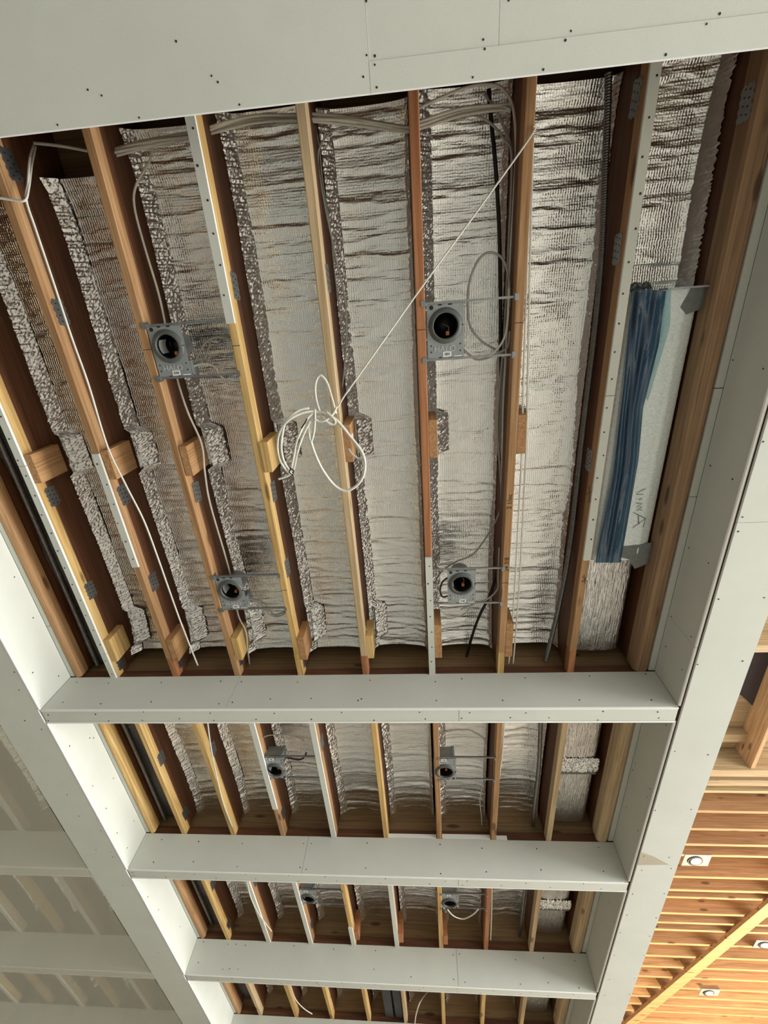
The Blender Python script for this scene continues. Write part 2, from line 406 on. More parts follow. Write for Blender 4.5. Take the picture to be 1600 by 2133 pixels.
crossbeam(Y1, -6.4, XLO, 'drywalled crossbeam left of the left girder, level with the nearest one', [], [], simple=True)
crossbeam(Y2, -6.4, XLO, 'hazy crossbeam behind the dust sheet, nearer of the two in view', [], [], simple=True)
crossbeam(Y3, -6.4, XLO, 'hazy crossbeam behind the dust sheet, farther of the two in view', [], [], simple=True)
crossbeam(Y4, -6.4, XLO, 'faint farthest crossbeam behind the dust sheet in the bottom left corner', [], [], simple=True)

# ------------------------------------------------------------------ girders
def girder(x0, x1, inner, label, bot_seams, side_seams, ya, yb, bpts, spts):
    # inner: x of the drywalled side that faces the bays, +1 or -1 its direction
    t = thing('girder', ((x0 + x1) / 2, (ya + yb) / 2, ZB), label, 'beam', 'drywalled girders')
    MB().box(x0 + GT + 0.004, x1 - GT - 0.004, ya, yb, ZB + GT + 0.002, ZD - 0.006).build('beam_core', M_oldx, t)
    right = inner > 0        # the right-hand girder: its inner side is at x0
    if right: b0, b1 = x0 + 0.021, x1
    else: b0, b1 = x0, x1 - GT - 0.001
    e = [ya] + bot_seams + [yb]
    for i in range(len(e) - 1):
        p = MB().panel(b0, b1, e[i] + G, e[i + 1] - G, ZB, ZB + GT).build('drywall_panel', [M_paper, M_gyp], t)
        pts = [q for q in bpts if e[i] < q[1] < e[i + 1]]
        if pts: screws(p, [(a, b, ZB) for a, b in pts], 'z', -1)
    zlo = ZB + (0.010 if right else 0.0)
    for (sa, sb) in side_seams:
        if right: p = MB().panel(x0, x0 + GT, sa + G, sb - G, zlo, ZJ + 0.004)
        else: p = MB().panel(x1 - GT, x1, sa + G, sb - G, zlo, ZJ + 0.004)
        p = p.build('drywall_panel', [M_paper, M_gyp], t)
        if not right: MB().board('y', sa + 0.004, sb - 0.004, x1 - GT, x1 + 0.0035, ZB - 0.0012, ZB + 0.010, 0.005).build('corner_bead', M_gyp, t)
        else: MB().board('y', sa + 0.004, sb - 0.004, x0 - 0.003, x0 + GT - 0.002, zlo - 0.003, zlo + 0.008, 0.004).build('corner_bead', M_gyp, t)
        pts = [q for q in spts if sa < q[0] < sb]
        if pts: screws(p, [(x0 if right else x1, a, b) for a, b in pts], 'x', -1 if right else 1)
    # outer side
    if right: MB().panel(x1 - GT, x1, ya, yb, ZB + GT, ZD - 0.01).build('drywall_panel', [M_paper, M_gyp], t)
    else: MB().panel(x0, x0 + GT, ya, yb, ZB + GT, ZD - 0.01).build('drywall_panel', [M_paper, M_gyp], t)
    return t
def zpts(L): return [pz(u, v, 1.78)[:2] for u, v in L]
def xpts(x, L): return [px(u, v, x)[1:] for u, v in L]
rb = zpts([(1590, 920), (1547, 1077), (1538, 1107), (1497, 1248), (1592, 1245), (1453, 1384), (1547, 1377), (1406, 1565), (1475, 1572), (1365, 1688), (1440, 1686),
           (1341, 1783), (1394, 1786), (1337, 1813), (1398, 1809), (1318, 1862), (1384, 1861), (1306, 1906), (1367, 1912), (1292, 1943), (1353, 1950), (1280, 1990), (1341, 1990), (1270, 2040), (1322, 2038), (1260, 2073), (1311, 2071)])
rs = xpts(XR, [(1527, 750), (1590, 768), (1480, 970), (1526, 998), (1435, 1141), (1476, 1173), (1399, 1284), (1440, 1326), (1387, 1347), (1421, 1395), (1388, 1510), (1323, 1590), (1318, 1604), (1354, 1643), (1348, 1660), (1305, 1681), (1329, 1730), (1270, 1880), (1278, 1920)])
girder(XR, XRO, 1, 'right drywalled girder with a torn beige patch on its underside', [0.94, 3.478], [(-0.6, 1.63), (1.63, Y1), (Y1 + BW, 2.815), (2.815, Y2), (Y2 + BW, 4.7), (4.7, Y3), (Y3 + BW, Y4)], -0.6, 8.6, rb, rs)
lb = zpts([(40, 1437), (87, 1519), (52, 1501), (30, 1400), (165, 1700), (140, 1655), (210, 1730), (160, 1775), (230, 1775), (235, 1785), (200, 1770), (255, 1845), (330, 1985)])
ls = xpts(XL, [(30, 1202), (69, 1287), (68, 1401), (122, 1408), (195, 1537), (187, 1537), (145, 1554), (236, 1621), (193, 1637), (221, 1684), (279, 1710), (244, 1735), (265, 1766), (330, 1830), (308, 1868), (330, 1895), (375, 1930)])
girder(XLO, XL, -1, 'left drywalled girder with a bright cream side, the dust sheet hanging from it', [], [(-0.6, Y1), (Y1 + BW, Y2), (Y2 + BW, Y3), (Y3 + BW, Y4)], -0.6, 8.6, lb, ls)
# torn paper patch on the right girder's underside (flat, paper thin as it is)
tp = MB(); q3 = [pz(u, v, 1.78) for u, v in ((1335, 1774), (1328, 1802), (1394, 1801), (1365, 1785))]
tp.add([(a, b, ZB - 0.0006) for a, b, _ in q3] + [(a, b, ZB) for a, b, _ in q3], [(0, 1, 2, 3), (7, 6, 5, 4), (0, 4, 5, 1), (1, 5, 6, 2), (2, 6, 7, 3), (3, 7, 4, 0)])
g_ = [o for o in col.objects if o.name.startswith('girder')][0]
tag(tp.build('torn_paper', M_beige, g_), 'beige patch of torn facing paper')

# ------------------------------------------------------------------ rafters with furring
def plate_mesh():
    b = MB(); n = 8; w, h, T = 0.052, 0.032, 0.0022
    top = []
    for i in range(n + 1): top.append((-w + 2 * w * i / n, h + (0.006 if i % 2 else -0.001)))
    right = [(w + (0.005 if i % 2 else -0.001), h - 2 * h * i / 5) for i in range(1, 5)]
    bot = [(w - 2 * w * i / n, -h - (0.006 if i % 2 else -0.001)) for i in range(n + 1)]
    left = [(-w - (0.005 if i % 2 else -0.001), -h + 2 * h * i / 5) for i in range(1, 5)]
    o = top + right + bot + left; k = len(o)
    vs = [(0, y, z) for y, z in o] + [(T, y, z) for y, z in o]
    b.add(vs, [tuple(range(k)), tuple(range(2 * k - 1, k - 1, -1))] + [((i + 1) % k, i, k + i, k + (i + 1) % k) for i in range(k)])
    for iy in range(4):               # punched tooth holes
        for iz in range(2):
            cy, cz = -0.036 + iy * 0.024 + (0.008 if iz else 0), -0.014 + iz * 0.026
            b.box(T, T + 0.0006, cy - 0.0025, cy + 0.0025, cz - 0.005, cz + 0.005, 1)
    me = b.build('mending_plate', [M_galv, M_screw], base=(0, 0, 0))
    me_ = me.data; bpy.data.objects.remove(me); return me_
PLATE = plate_mesh()
ORD = {-5: 'first', -4: 'second', -3: 'third', -2: 'fourth', -1: 'fifth', 0: 'sixth', 1: 'seventh', 2: 'eighth'}
BAY = {1: 'the big near bay', 2: 'the second bay', 3: 'the third bay', 4: 'the farthest bay'}
def rafter(k, bay, x, y0, y1, mat, strips=(), blocks=(), plates=(), side=1, label='', endmat=None, marks=()):
    t = thing('rafter', (x, (y0 + y1) / 2, ZJ), label, 'rafter', 'rafters of ' + bay if isinstance(bay, str) else 'rafters of ' + BAY[bay])
    jx = random.uniform(-0.002, 0.002)
    MB().board('y', y0, y1, x - 0.019, x + 0.019, ZR, ZD - 0.004, 0.002).build('rafter_board', M_old, t)
    ye = y1
    if endmat is not None:
        ye = y1 - 0.165 + random.uniform(-0.01, 0.01)
        MB().board('y', ye + 0.001, y1, x - 0.0185, x + 0.0185, ZJ, ZR - 0.0006, 0.002).build('furring_end', endmat, t)
    MB().board('y', y0, ye, x - 0.019 + jx, x + 0.019 + jx, ZJ, ZR - 0.0006, 0.003).build('furring_strip', mat, t)
    for (a, b) in strips:
        s = MB().panel(x - 0.0185, x + 0.0185, a, b, ZJ - GT, ZJ - 0.0003).build('drywall_strip', [M_paper, M_gyp], t)
        s['label'] = 'white drywall strip'
        pts = [(x + random.uniform(-0.008, 0.008), yy, ZJ - GT) for yy in np.arange(a + 0.05, b - 0.02, 0.11)]
        if pts and bay == 1: screws(s, pts, 'z', -1)
    for (a, b, h, bm) in blocks:
        MB().board('y', a, b, x + 0.0195, x + 0.0195 + 0.041, ZJ + random.uniform(-0.004, 0.006), ZJ + h, 0.002).build('nailed_block', bm, t)
    for (yy, sd) in plates:
        o = bpy.data.objects.new('mending_plate', PLATE); col.objects.link(o); o.parent = t
        w = Vector((x + sd * 0.0192 + (jx if sd * jx > 0 else 0), yy, ZR + random.uniform(-0.004, 0.01))) - t.location
        o.location = w; o.rotation_euler = (random.uniform(-0.12, 0.12), 0, 0 if sd > 0 else math.pi)
    for yy in marks:
        MB().box(x - 0.018, x + 0.018, yy - 0.0012, yy + 0.0012, ZJ - 0.0006, ZJ + 0.0004).build('marker_line', M_ink, t)
    return t
MATS = {-5: M_pine, -4: M_fir, -3: M_fir, -2: M_pine, -1: M_pale, 0: M_red, 1: M_fir, 2: M_fir}
YT = -0.838
R1 = (0.548, 0.70); R2 = (1.735, 1.905)
strips1 = {-5: [(-0.8, 0.60), (0.603, 1.83), (1.833, 2.03)], -4: [(0.56, 1.214)], -2: [(-0.8, 0.02)], 0: [(1.213, 2.03)], 2: [(-0.8, 0.42), (0.423, 1.257)]}
plates1 = {-5: [0.80, 1.405, 1.96], -4: [-0.616, -0.079, 0.81, 1.362, 1.95], -3: [0.81, 1.931], -2: [-0.125, 0.83, 1.289, 1.95], -1: [-0.125], 2: [-0.61, -0.142, 0.742]}
LOOK1 = {-5: 'yellow with white drywall facing', -4: 'white cable under it',
         -3: 'left lights beside it', -2: 'yellow, drywall-faced upper end',
         -1: 'behind the hanging coil', 0: 'reddish, drywall-faced lower end',
         1: 'pencilled numbers on it', 2: 'beside the blue film'}
RAF1 = {}
for k in range(-5, 3):
    x = JX(k); bl = []
    if k < 2:
        bl = [(R1[0] - (0.06 if k >= -1 else 0), R1[1] - (0.03 if k >= -1 else 0), 0.19, M_block if k not in (-2,) else M_pine), (R2[0] - (0.07 if k >= 0 else 0), R2[1], 0.15, M_pine if k in (-5, -3, -1) else M_block)]
    sd = -1 if k >= 1 else 1
    RAF1[k] = rafter(k, 1, x, YT, Y1 + GT - 0.001, MATS[k], strips1.get(k, ()), bl, [(yy, sd) for yy in plates1.get(k, ())], 1,
           ORD[k] + ' rafter from the left in the big near bay, ' + LOOK1[k], {-5: None, 0: None}.get(k, [M_fir, M_pine, M_red][k % 3]) if k not in (-5, 0) else None,
           {-3: (0.10,), -2: (0.11, 1.40), 0: (0.10,), 1: (0.10, 1.39), 2: (0.45, 1.26)}.get(k, ()))
def mates(bay):
    if bay == 2: return {-5: M_pine, -4: M_pine, -3: M_fir, -2: M_fir, -1: M_pine, 0: M_fir, 1: M_fir, 2: M_pale}, {-3: [(2.35, 3.35)], -2: [(2.28, 3.69)]}
    if bay == 3: return {-5: M_pine, -4: M_fir, -3: M_fir, -2: M_pine, -1: M_pale, 0: M_pine, 1: M_red, 2: M_pale}, {-4: [(3.9, 5.37)], -3: [(3.9, 5.37)], -2: [(5.05, 5.37)], -1: [(3.9, 5.37)]}
    return {-5: M_pale, -4: M_pine, -3: M_pine, -2: M_pine, -1: M_pale, 0: M_pine, 1: M_pine, 2: M_pale}, {}
PL2 = {-5: [2.88, 3.55], -4: [2.80], -3: [3.50], -2: [2.72]}
for bay, ya, yb in ((2, Y1 + BW, Y2), (3, Y2 + BW, Y3), (4, Y3 + BW, Y4)):
    mm, st = mates(bay)
    for k in range(-5, 3):
        pl = [(yy + (bay - 2) * 1.67, 1) for yy in PL2.get(k, ())] if bay < 4 else []
        extra = ', white drywall strip under it' if k in st else ''
        rafter(k, bay, JX(k) + (0.012 if bay == 2 else 0), ya - GT + 0.001, yb + GT - 0.001, mm[k], st.get(k, ()), [(yb - 0.22, yb - 0.07, 0.17, M_red)] if (bay == 3 and k in (-2, -1, 0)) else (), pl, 1,
               ORD[k] + ' rafter from the left in ' + BAY[bay] + extra.replace('white drywall strip under it', 'white faced'))
# rim boards along the girders
def rim(x0, x1, ya, yb, z1, mat, label, strip, seams=(), plates=()):
    t = thing('rim_board', ((x0 + x1) / 2, (ya + yb) / 2, ZJ), label, 'board', 'rim boards along the girders')
    b = MB(); c = 0.017 if x1 - x0 < 0.06 else 0.024
    prof = [(x0, ZJ + c), (x0 + c * 0.3, ZJ + c * 0.3), (x0 + c, ZJ), (x1 - c, ZJ), (x1 - c * 0.3, ZJ + c * 0.3), (x1, ZJ + c), (x1, z1), (x0, z1)]
    vs = [(p, ya, z) for p, z in prof] + [(p, yb, z) for p, z in prof]
    b.add(vs, [tuple(range(7, -1, -1))[::-1], tuple(range(15, 7, -1))] + [((i + 1) % 8, i, 8 + i, 8 + (i + 1) % 8) for i in range(8)])
    b.build('board', mat, t, smooth=False)
    MB().box(min(x0, x1) + 0.004, max(x0, x1) - 0.004, ya, yb, z1, ZD - 0.006).build('rafter_board', M_old, t)
    e = [ya] + list(seams) + [yb]
    for i in range(len(e) - 1):
        s = MB().panel(strip[0], strip[1], e[i] + 0.002, e[i + 1] - 0.002, ZJ + 0.006, ZJ + 0.006 + GT).build('drywall_strip', [M_paper, M_gyp], t)
        s['label'] = 'grey drywall strip'
    for yy in plates:
        o = bpy.data.objects.new('mending_plate', PLATE); col.objects.link(o); o.parent = t
        o.location = Vector((x0 - 0.0002, yy, ZJ + 0.065)) - t.location; o.rotation_euler = (0.05, 0, math.pi)
    return t
for bay, ya, yb, nm in ((1, YT, Y1, 'the big near bay'), (2, Y1 + BW, Y2, 'the second bay'), (3, Y2 + BW, Y3, 'the third bay'), (4, Y3 + BW, Y4, 'the farthest bay')):
    rim(-2.268, -2.222, ya, yb, ZJ + 0.075, M_fir if bay != 2 else M_pine, 'round-edged orange board along the left girder in ' + nm, (-2.2965, -2.2695), (1.62,) if bay == 1 else ())
    rim(1.205, 1.288, ya, yb, ZJ + 0.10, M_pale if bay != 1 else M_rim, 'thick wooden board along the right girder in ' + nm, (1.2895, 1.3235), (0.42, 0.93) if bay == 1 else (), (-0.56,) if bay == 1 else ())

# ------------------------------------------------------------------ foil insulation
def creases(X, Y, ya, yb, xa, xb, n, amp):
    H = np.zeros_like(X)
    for _ in range(n):
        yc = rng.uniform(ya, yb); xc = rng.uniform(xa, xb); L = rng.uniform(0.08, 0.5); w = rng.uniform(0.003, 0.009)
        sl = rng.normal(0.0, 0.05); a = amp * rng.uniform(0.25, 0.85) * (1 if rng.random() < 0.3 else -1)
        yl = yc + sl * (X - xc) + 0.004 * np.sin((X - xc) * rng.uniform(20, 50) + rng.uniform(0, 6))
        win = np.clip((L - np.abs(X - xc)) / 0.05, 0, 1)
        H += a * np.exp(-np.abs(Y - yl) / w) * win
    return H
def foil(xa, xb, ya, yb, z, label, bulges=(), dip0=0.0, dip1=0.0, step=0.007, dens=64, group='foil strips', flap=(0.085, 0.085), name='foil_insulation'):
    nx = 23; ny = max(8, int((yb - ya) / step))
    xs = np.linspace(xa, xb, nx); ys = np.linspace(ya, yb, ny)
    Y, X = np.meshgrid(ys, xs, indexing='ij')
    e = np.minimum(X - xa, xb - X)
    Z = z - 0.030 * np.exp(-e / 0.045) + 0.004 * np.sin(X * 11 + Y * 2.3) + 0.005 * np.sin(Y * 7.1 + rng.uniform(0, 6))
    Z = Z - dip0 * np.exp(-(Y - ya) / 0.10) - dip1 * np.exp(-(yb - Y) / 0.14)
    Z += creases(X, Y, ya, yb, xa, xb, int(dens * (yb - ya)), 0.0075)
    Z = np.minimum(Z, ZD - 0.008)
    t = thing(name, ((xa + xb) / 2, (ya + yb) / 2, z - 0.1), label, 'insulation', group)
    MB().grid(np.stack([X, Y, Z], -1)[:, ::-1]).build('foil_sheet', M_foil, t, smooth=True)
    for s in (0, 1):
        fh = flap[s]
        if fh <= 0: continue
        nz = 9; ny2 = max(8, int((yb - ya) / (0.0065 if fh > 0.0445 or step < 0.01 else 0.011)))
        yy = np.linspace(ya, yb, ny2); T = np.linspace(0, 1, nz)
        YY, TT = np.meshgrid(yy, T, indexing='ij')
        hh = fh * (1 + 0.18 * np.sin(yy * 3.1 + s) + 0.06 * rng.normal(size=ny2))
        off = 0.003 + (0.050 if s == 0 else 0.022) * (1 - TT) + rng.normal(0, 0.0008, YY.shape)
        for (b0, b1) in (bulges if s == 0 else ()):
            m = np.clip((YY - b0 + 0.05) / 0.03, 0, 1) * np.clip((b1 + 0.05 - YY) / 0.03, 0, 1)
            off = off + m * (0.060 - 0.02 * TT) + m * rng.normal(0, 0.0018, YY.shape)
        off = np.maximum(off, 0.0015)
        XX = (xa + off) if s == 0 else (xb - off)
        ZZ = (z - 0.013) - TT * (hh[:, None] + 0.002) + rng.normal(0, 0.0008, YY.shape) - dip0 * np.exp(-(YY - ya) / 0.10) - dip1 * np.exp(-(yb - YY) / 0.14)
        V = np.stack([XX, YY, ZZ], -1)
        MB().grid(V if s == 0 else V[:, ::-1]).build('crinkled_edge', M_flap, t, smooth=False)
    return t
NTH = ['first', 'second', 'third', 'fourth', 'fifth', 'sixth', 'seventh', 'eighth']
for i, k in enumerate(range(-5, 2)):
    z = ZF1
    fl = (0.048, 0.036) if k < -1 else (0.038, 0.034)
    y0f = -0.755 + (0.15 if k == -4 else 0.02 * (k % 2))
    foil(JX(k) + 0.0195, JX(k + 1) - 0.0195, y0f, Y1 - 0.03, z + 0.004 * (k % 3), NTH[i] + ' wide foil strip from the left in the big near bay',
         [R1, R2] if k < 0 else [R1], 0.045, 0.075, flap=fl, group='foil strips of the big near bay')
for bay, ya, yb, dn in ((2, Y1 + BW, Y2, 30), (3, Y2 + BW, Y3, 26), (4, Y3 + BW, Y4, 24)):
    for i, k in enumerate(range(-5, 2)):
        foil(JX(k) + 0.032, JX(k + 1) - 0.0195 + 0.0, ya - 0.005, yb + 0.03, ZF2 + 0.003 * (k % 2), NTH[i] + ' foil strip from the left in ' + BAY[bay], (), 0, 0.03, step=0.012, dens=dn, group='foil strips of ' + BAY[bay], flap=(0.042, 0.032))
# dark felt strip and conduit between left rim and first rafter
for bay, ya, yb, nm in ((1, YT, Y1 - 0.01, BAY[1]), (2, Y1 + BW, Y2, BAY[2]), (3, Y2 + BW, Y3, BAY[3]), (4, Y3 + BW, Y4, BAY[4])):
    ny = int((yb - ya) / 0.02); ys = np.linspace(ya, yb, ny); xs = np.linspace(-2.2215, JX(-5) - 0.020, 12)
    Y, X = np.meshgrid(ys, xs, indexing='ij'); Z = CAMH + 2.17 + rng.normal(0, 0.003, X.shape) + 0.01 * np.sin(Y * 9)
    V = np.stack([X, Y, Z], -1); W = V.copy(); W[..., 2] += 0.02
    b = MB().grid(V[:, ::-1]); b.grid(W)
    tag(b.build('felt_strip', M_felt, smooth=True), 'dark grey felt strip beside the left girder in ' + nm, 'insulation', 'felt strips along the left girder')
def corr_tube(name, pts, r, mat, label, cat='conduit', group=None, pitch=0.009):
    P = smooth_path(pts, 10)
    L = sum((P[i + 1] - P[i]).length for i in range(len(P) - 1)); n = int(L / (pitch / 2))
    # resample evenly
    out = []; acc = 0; i = 0; seg = (P[1] - P[0]).length
    for s in range(n + 1):
        d = L * s / n
        while i < len(P) - 2 and acc + seg < d: acc += seg; i += 1; seg = (P[i + 1] - P[i]).length
        out.append(P[i].lerp(P[i + 1], min(1, max(0, (d - acc) / max(seg, 1e-9)))))
    o = MB().tube(out, r, 10, rf=lambda j: r * (1.0 if j % 2 else 0.86)).build(name, mat, smooth=False)
    return tag(o, label, cat, group)
corr_tube('flexible_conduit', [(-2.175, YT, CAMH + 2.15), (-2.172, 0.6, CAMH + 2.145), (-2.178, 1.3, CAMH + 2.15), (-2.175, 2.02, CAMH + 2.14)], 0.014, M_cond, 'ribbed grey conduit along the left girder in the big near bay', group='ribbed conduits')
corr_tube('flexible_conduit', [(-2.185, Y1 + BW, CAMH + 2.14), (-2.185, 2.9, CAMH + 2.145), (-2.185, 3.70, CAMH + 2.14)], 0.014, M_cond, 'ribbed grey conduit along the left girder in the second bay', group='ribbed conduits', pitch=0.02)
corr_tube('flexible_conduit', [(-2.185, Y2 + BW, CAMH + 2.14), (-2.185, 5.37, CAMH + 2.14)], 0.014, M_cond, 'ribbed grey conduit along the left girder in the third bay', group='ribbed conduits', pitch=0.03)
corr_tube('flexible_conduit', [(min(q_[0], JX(2) - 0.036), q_[1], q_[2]) for q_ in [pz(1268, 150, 2.22), pz(1262, 330, 2.22), pz(1252, 600, 2.20), pz(1222, 900, 2.19), pz(1195, 1130, 2.18), pz(1165, 1260, 2.16), pz(1137, 1375, 2.15)]], 0.0145, M_cond, 'ribbed metal conduit running down beside the blue film rafter', group='ribbed conduits')
tag(MB().tube(smooth_path([pz(1126, 1500, 2.17), pz(1122, 1600, 2.15), pz(1112, 1690, 2.14), pz(1110, 1720, 2.16)], 6), 0.014, 10).build('conduit_pipe', M_cond, smooth=True), 'smooth grey conduit in the second bay beside the right foil', 'conduit')
tag(MB().tube(smooth_path([pz(1094, 1845, 2.18), pz(1082, 1950, 2.16)], 4), 0.014, 10).build('conduit_pipe', M_cond, smooth=True), 'smooth grey conduit in the third bay', 'conduit')

# ------------------------------------------------------------------ right-hand cavity: duct, film, foil
DX0, DX1 = JX(2) + 0.020, 1.204
foil(DX0, DX1, -0.78, 0.05, CAMH + 2.33, 'foil strip above the duct at the top right of the big near bay', (), 0.03, 0.0, group='foil strips of the big near bay', flap=(0.03, 0.10))
dt = thing('sheet_metal_duct', (1.05, 0.66, CAMH + 2.10), 'pale sheet metal duct with a handwritten name, half covered by blue film', 'duct')
b = MB(); nyd, nxd = 120, 26
ys = np.linspace(0.02, 1.315, nyd); xs = np.linspace(0.895, 1.196, nxd); Y, X = np.meshgrid(ys, xs, indexing='ij')
e = np.minimum(X - 0.895, 1.196 - X)
Z = CAMH + 2.115 + 0.03 * np.exp(-e / 0.012) - 0.003 * np.sin((X - 0.895) * 10) - 0.002 * (np.abs(X - 1.13) < 0.006) + rng.normal(0, 0.0006, X.shape)
b.grid(np.stack([X, Y, Z], -1)[:, ::-1]); b.build('duct_skin', M_duct, dt, smooth=True)
MB().box(0.895, 1.196, 0.02, 1.315, CAMH + 2.15, CAMH + 2.36).build('duct_body', M_duct, dt)
b = MB(); poly = [(1440, 600), (1478, 592), (1490, 600), (1478, 622), (1470, 640), (1430, 655), (1418, 640)]
pp = [pz(u, v, 2.110) for u, v in poly]; k = len(pp)
b.add([(x, y, z) for x, y, z in pp] + [(x, y, z + 0.003) for x, y, z in pp], [tuple(range(k)), tuple(range(2 * k - 1, k - 1, -1))] + [((i + 1) % k, i, k + i, k + (i + 1) % k) for i in range(k)])
b.build('sealing_tape', M_tape, dt)
b = MB(); poly = [(1296, 1138), (1330, 1135), (1358, 1130), (1360, 1152), (1355, 1172), (1322, 1185), (1310, 1165), (1288, 1160)]
pp = [pz(u, v, 2.111) for u, v in poly]; k = len(pp)
b.add([(x, y, z) for x, y, z in pp] + [(x, y, z + 0.003) for x, y, z in pp], [tuple(range(k)), tuple(range(2 * k - 1, k - 1, -1))] + [((i + 1) % k, i, k + i, k + (i + 1) % k) for i in range(k)])
b.build('sealing_tape', M_tape, dt)
MB().box(1.04, 1.204, 0.012, 0.019, CAMH + 2.085, CAMH + 2.16).build('duct_flange', M_galv, dt)
# handwriting on the duct (pen strokes)
def strokes(name, parent, lines, w, mat, zoff=0.0):
    b = MB()
    for ln in lines: b.tube([(x, y, z + zoff) for x, y, z in ln], w, 4)
    return b.build(name, mat, parent)
hw = [[(1318, 1100), (1345, 1080), (1340, 1098)], [(1345, 1080), (1320, 1068)], [(1331, 1092), (1330, 1074)],
      [(1338, 1062), (1326, 1063), (1338, 1056), (1326, 1056), (1338, 1049), (1325, 1048)], [(1330, 1041), (1338, 1039)], [(1325, 1040), (1327, 1040)], [(1340, 1030), (1326, 1030), (1332, 1024), (1345, 1018)]]
strokes('handwriting', dt, [[pz(u, v, 2.1085) for u, v in l] for l in hw], 0.0013, M_ink)
# blue protective film over the left half of the duct
fm = thing('blue_film', (0.98, 0.66, CAMH + 2.08), 'dark blue plastic film hanging over the duct beside the drywall-faced rafter', 'plastic film')
nyf, nxf = 90, 22
left = [(1316, 600), (1300, 800), (1278, 985), (1240, 1172)]; right = [(1388, 606), (1372, 720), (1340, 850), (1330, 960), (1293, 1172)]
def interp(L, s):
    v = np.array([q[1] for q in L], float); u = np.array([q[0] for q in L], float)
    vv = v[0] + (v[-1] - v[0]) * s; return np.interp(vv, v, u), vv
V = np.zeros((nyf, nxf, 3))
for i in range(nyf):
    s = i / (nyf - 1); ul, vl = interp(left, s); ur, vr = interp(right, s)
    for j in range(nxf):
        tq = j / (nxf - 1); u = ul + (ur - ul) * tq; v = vl + (vr - vl) * tq
        zz = 2.085 - 0.010 * math.sin(tq * math.pi) + 0.006 * math.sin(tq * 13 + s * 6.0 + 2 * math.sin(s * 5)) + 0.003 * math.sin(tq * 25 - s * 9)
        V[i, j] = pz(u, v, zz)
MB().grid(V).build('film_sheet', M_film, fm, smooth=True)
V2 = np.zeros((40, 6, 3))
for i in range(40):
    s = i / 39; ul, vl = interp([(1386, 604), (1370, 720), (1345, 830)], s); ur, vr = interp([(1398, 600), (1396, 680), (1350, 835)], s)
    for j in range(6):
        tq = j / 5; V2[i, j] = pz(ul + (ur - ul) * tq, vl + (vr - vl) * tq, 2.088 + 0.004 * math.sin(s * 20 + tq * 5))
MB().grid(V2).build('film_edge', M_film2, fm, smooth=True)
b = MB()
for c, r2 in (((1322, 598), 9), ((1345, 596), 8)):
    V3 = np.zeros((5, 5, 3))
    for i in range(5):
        for j in range(5): V3[i, j] = pz(c[0] + (j - 2) * r2 * 0.8, c[1] + (i - 2) * r2 * 0.5 + 3 * math.sin(j * 2.0), 2.08 + 0.01 * math.sin(i * 2.1 + j))
    b.grid(V3)
b.build('film_corner', M_tape, fm)
# ribbed foil wrap past the duct and along the right cavity of the far bays
def wrap(ya, yb, label, band=None, z=2.165):
    t = thing('foil_wrapped_duct', ((DX0 + DX1) / 2, (ya + yb) / 2, CAMH + z), label, 'duct', 'foil wrapped ducts')
    ny, nx = max(10, int((yb - ya) / 0.02)), 40
    ys = np.linspace(ya, yb, ny); xs = np.linspace(DX0 + 0.004, DX1 - 0.03, nx); Y, X = np.meshgrid(ys, xs, indexing='ij')
    e = np.minimum(X - xs[0], xs[-1] - X)
    Z = CAMH + z + 0.05 * np.exp(-e / 0.02) + 0.0022 * np.sin(X * 420) + rng.normal(0, 0.0012, X.shape)
    MB().grid(np.stack([X, Y, Z], -1)[:, ::-1]).build('wrap_sheet', M_wrap, t, smooth=True)
    MB().box(DX0 + 0.01, DX1 - 0.04, ya + 0.002, yb - 0.002, CAMH + z + 0.06, CAMH + 2.38).build('duct_body', M_galv, t)
    if band:
        ys = np.linspace(band - 0.07, band + 0.07, 26); xs = np.linspace(DX0 + 0.004, DX1 - 0.03, 44); Y, X = np.meshgrid(ys, xs, indexing='ij')
        Z = CAMH + z - 0.004 - 0.012 * np.cos((Y - band) / 0.07 * 1.57) + rng.normal(0, 0.004, X.shape)
        MB().grid(np.stack([X, Y, Z], -1)[:, ::-1]).build('crumpled_band', M_flap, t)
        MB().box(DX0 + 0.01, DX1 - 0.035, band + 0.07, band + 0.10, CAMH + z - 0.004, CAMH + z + 0.05).build('sealing_tape', M_tape, t)
    return t
wrap(1.32, 1.98, 'ribbed foil-wrapped duct below the blue film in the big near bay')
wrap(Y1 + BW + 0.01, Y2 - 0.02, 'foil-wrapped duct with a crumpled pinkish band in the second bay', 3.02)
wrap(Y2 + BW + 0.01, Y3 - 0.03, 'foil-wrapped duct with a crumpled band in the third bay', 4.85)
wrap(Y3 + BW + 0.01, Y4 - 0.03, 'foil-wrapped duct in the farthest bay', 6.4)

# ------------------------------------------------------------------ recessed light housings
def text_mesh(s, size, depth):
    c = bpy.data.curves.new('t', 'FONT'); c.body = s; c.size = size; c.extrude = depth; c.align_x = 'CENTER'; c.align_y = 'CENTER'
    o = bpy.data.objects.new('t', c); col.objects.link(o)
    dg = bpy.context.evaluated_depsgraph_get()
    me = bpy.data.meshes.new_from_object(o.evaluated_get(dg)); bpy.data.objects.remove(o); return me
M_letter = plate_paint('pale_stamped_metal', (0.60, 0.63, 0.64))
HALO = text_mesh('HALO', 0.034, 0.0008); HALO.materials.clear(); HALO.materials.append(M_letter)
def put_text(me, name, parent, wpos, rz, mat=None):     # lettering on a downward-facing surface
    o = bpy.data.objects.new(name, me); col.objects.link(o); o.parent = parent
    o.location = Vector(wpos) - wloc(parent); o.rotation_euler = (math.pi, 0, rz); return o
LIGHTSHEET = {}
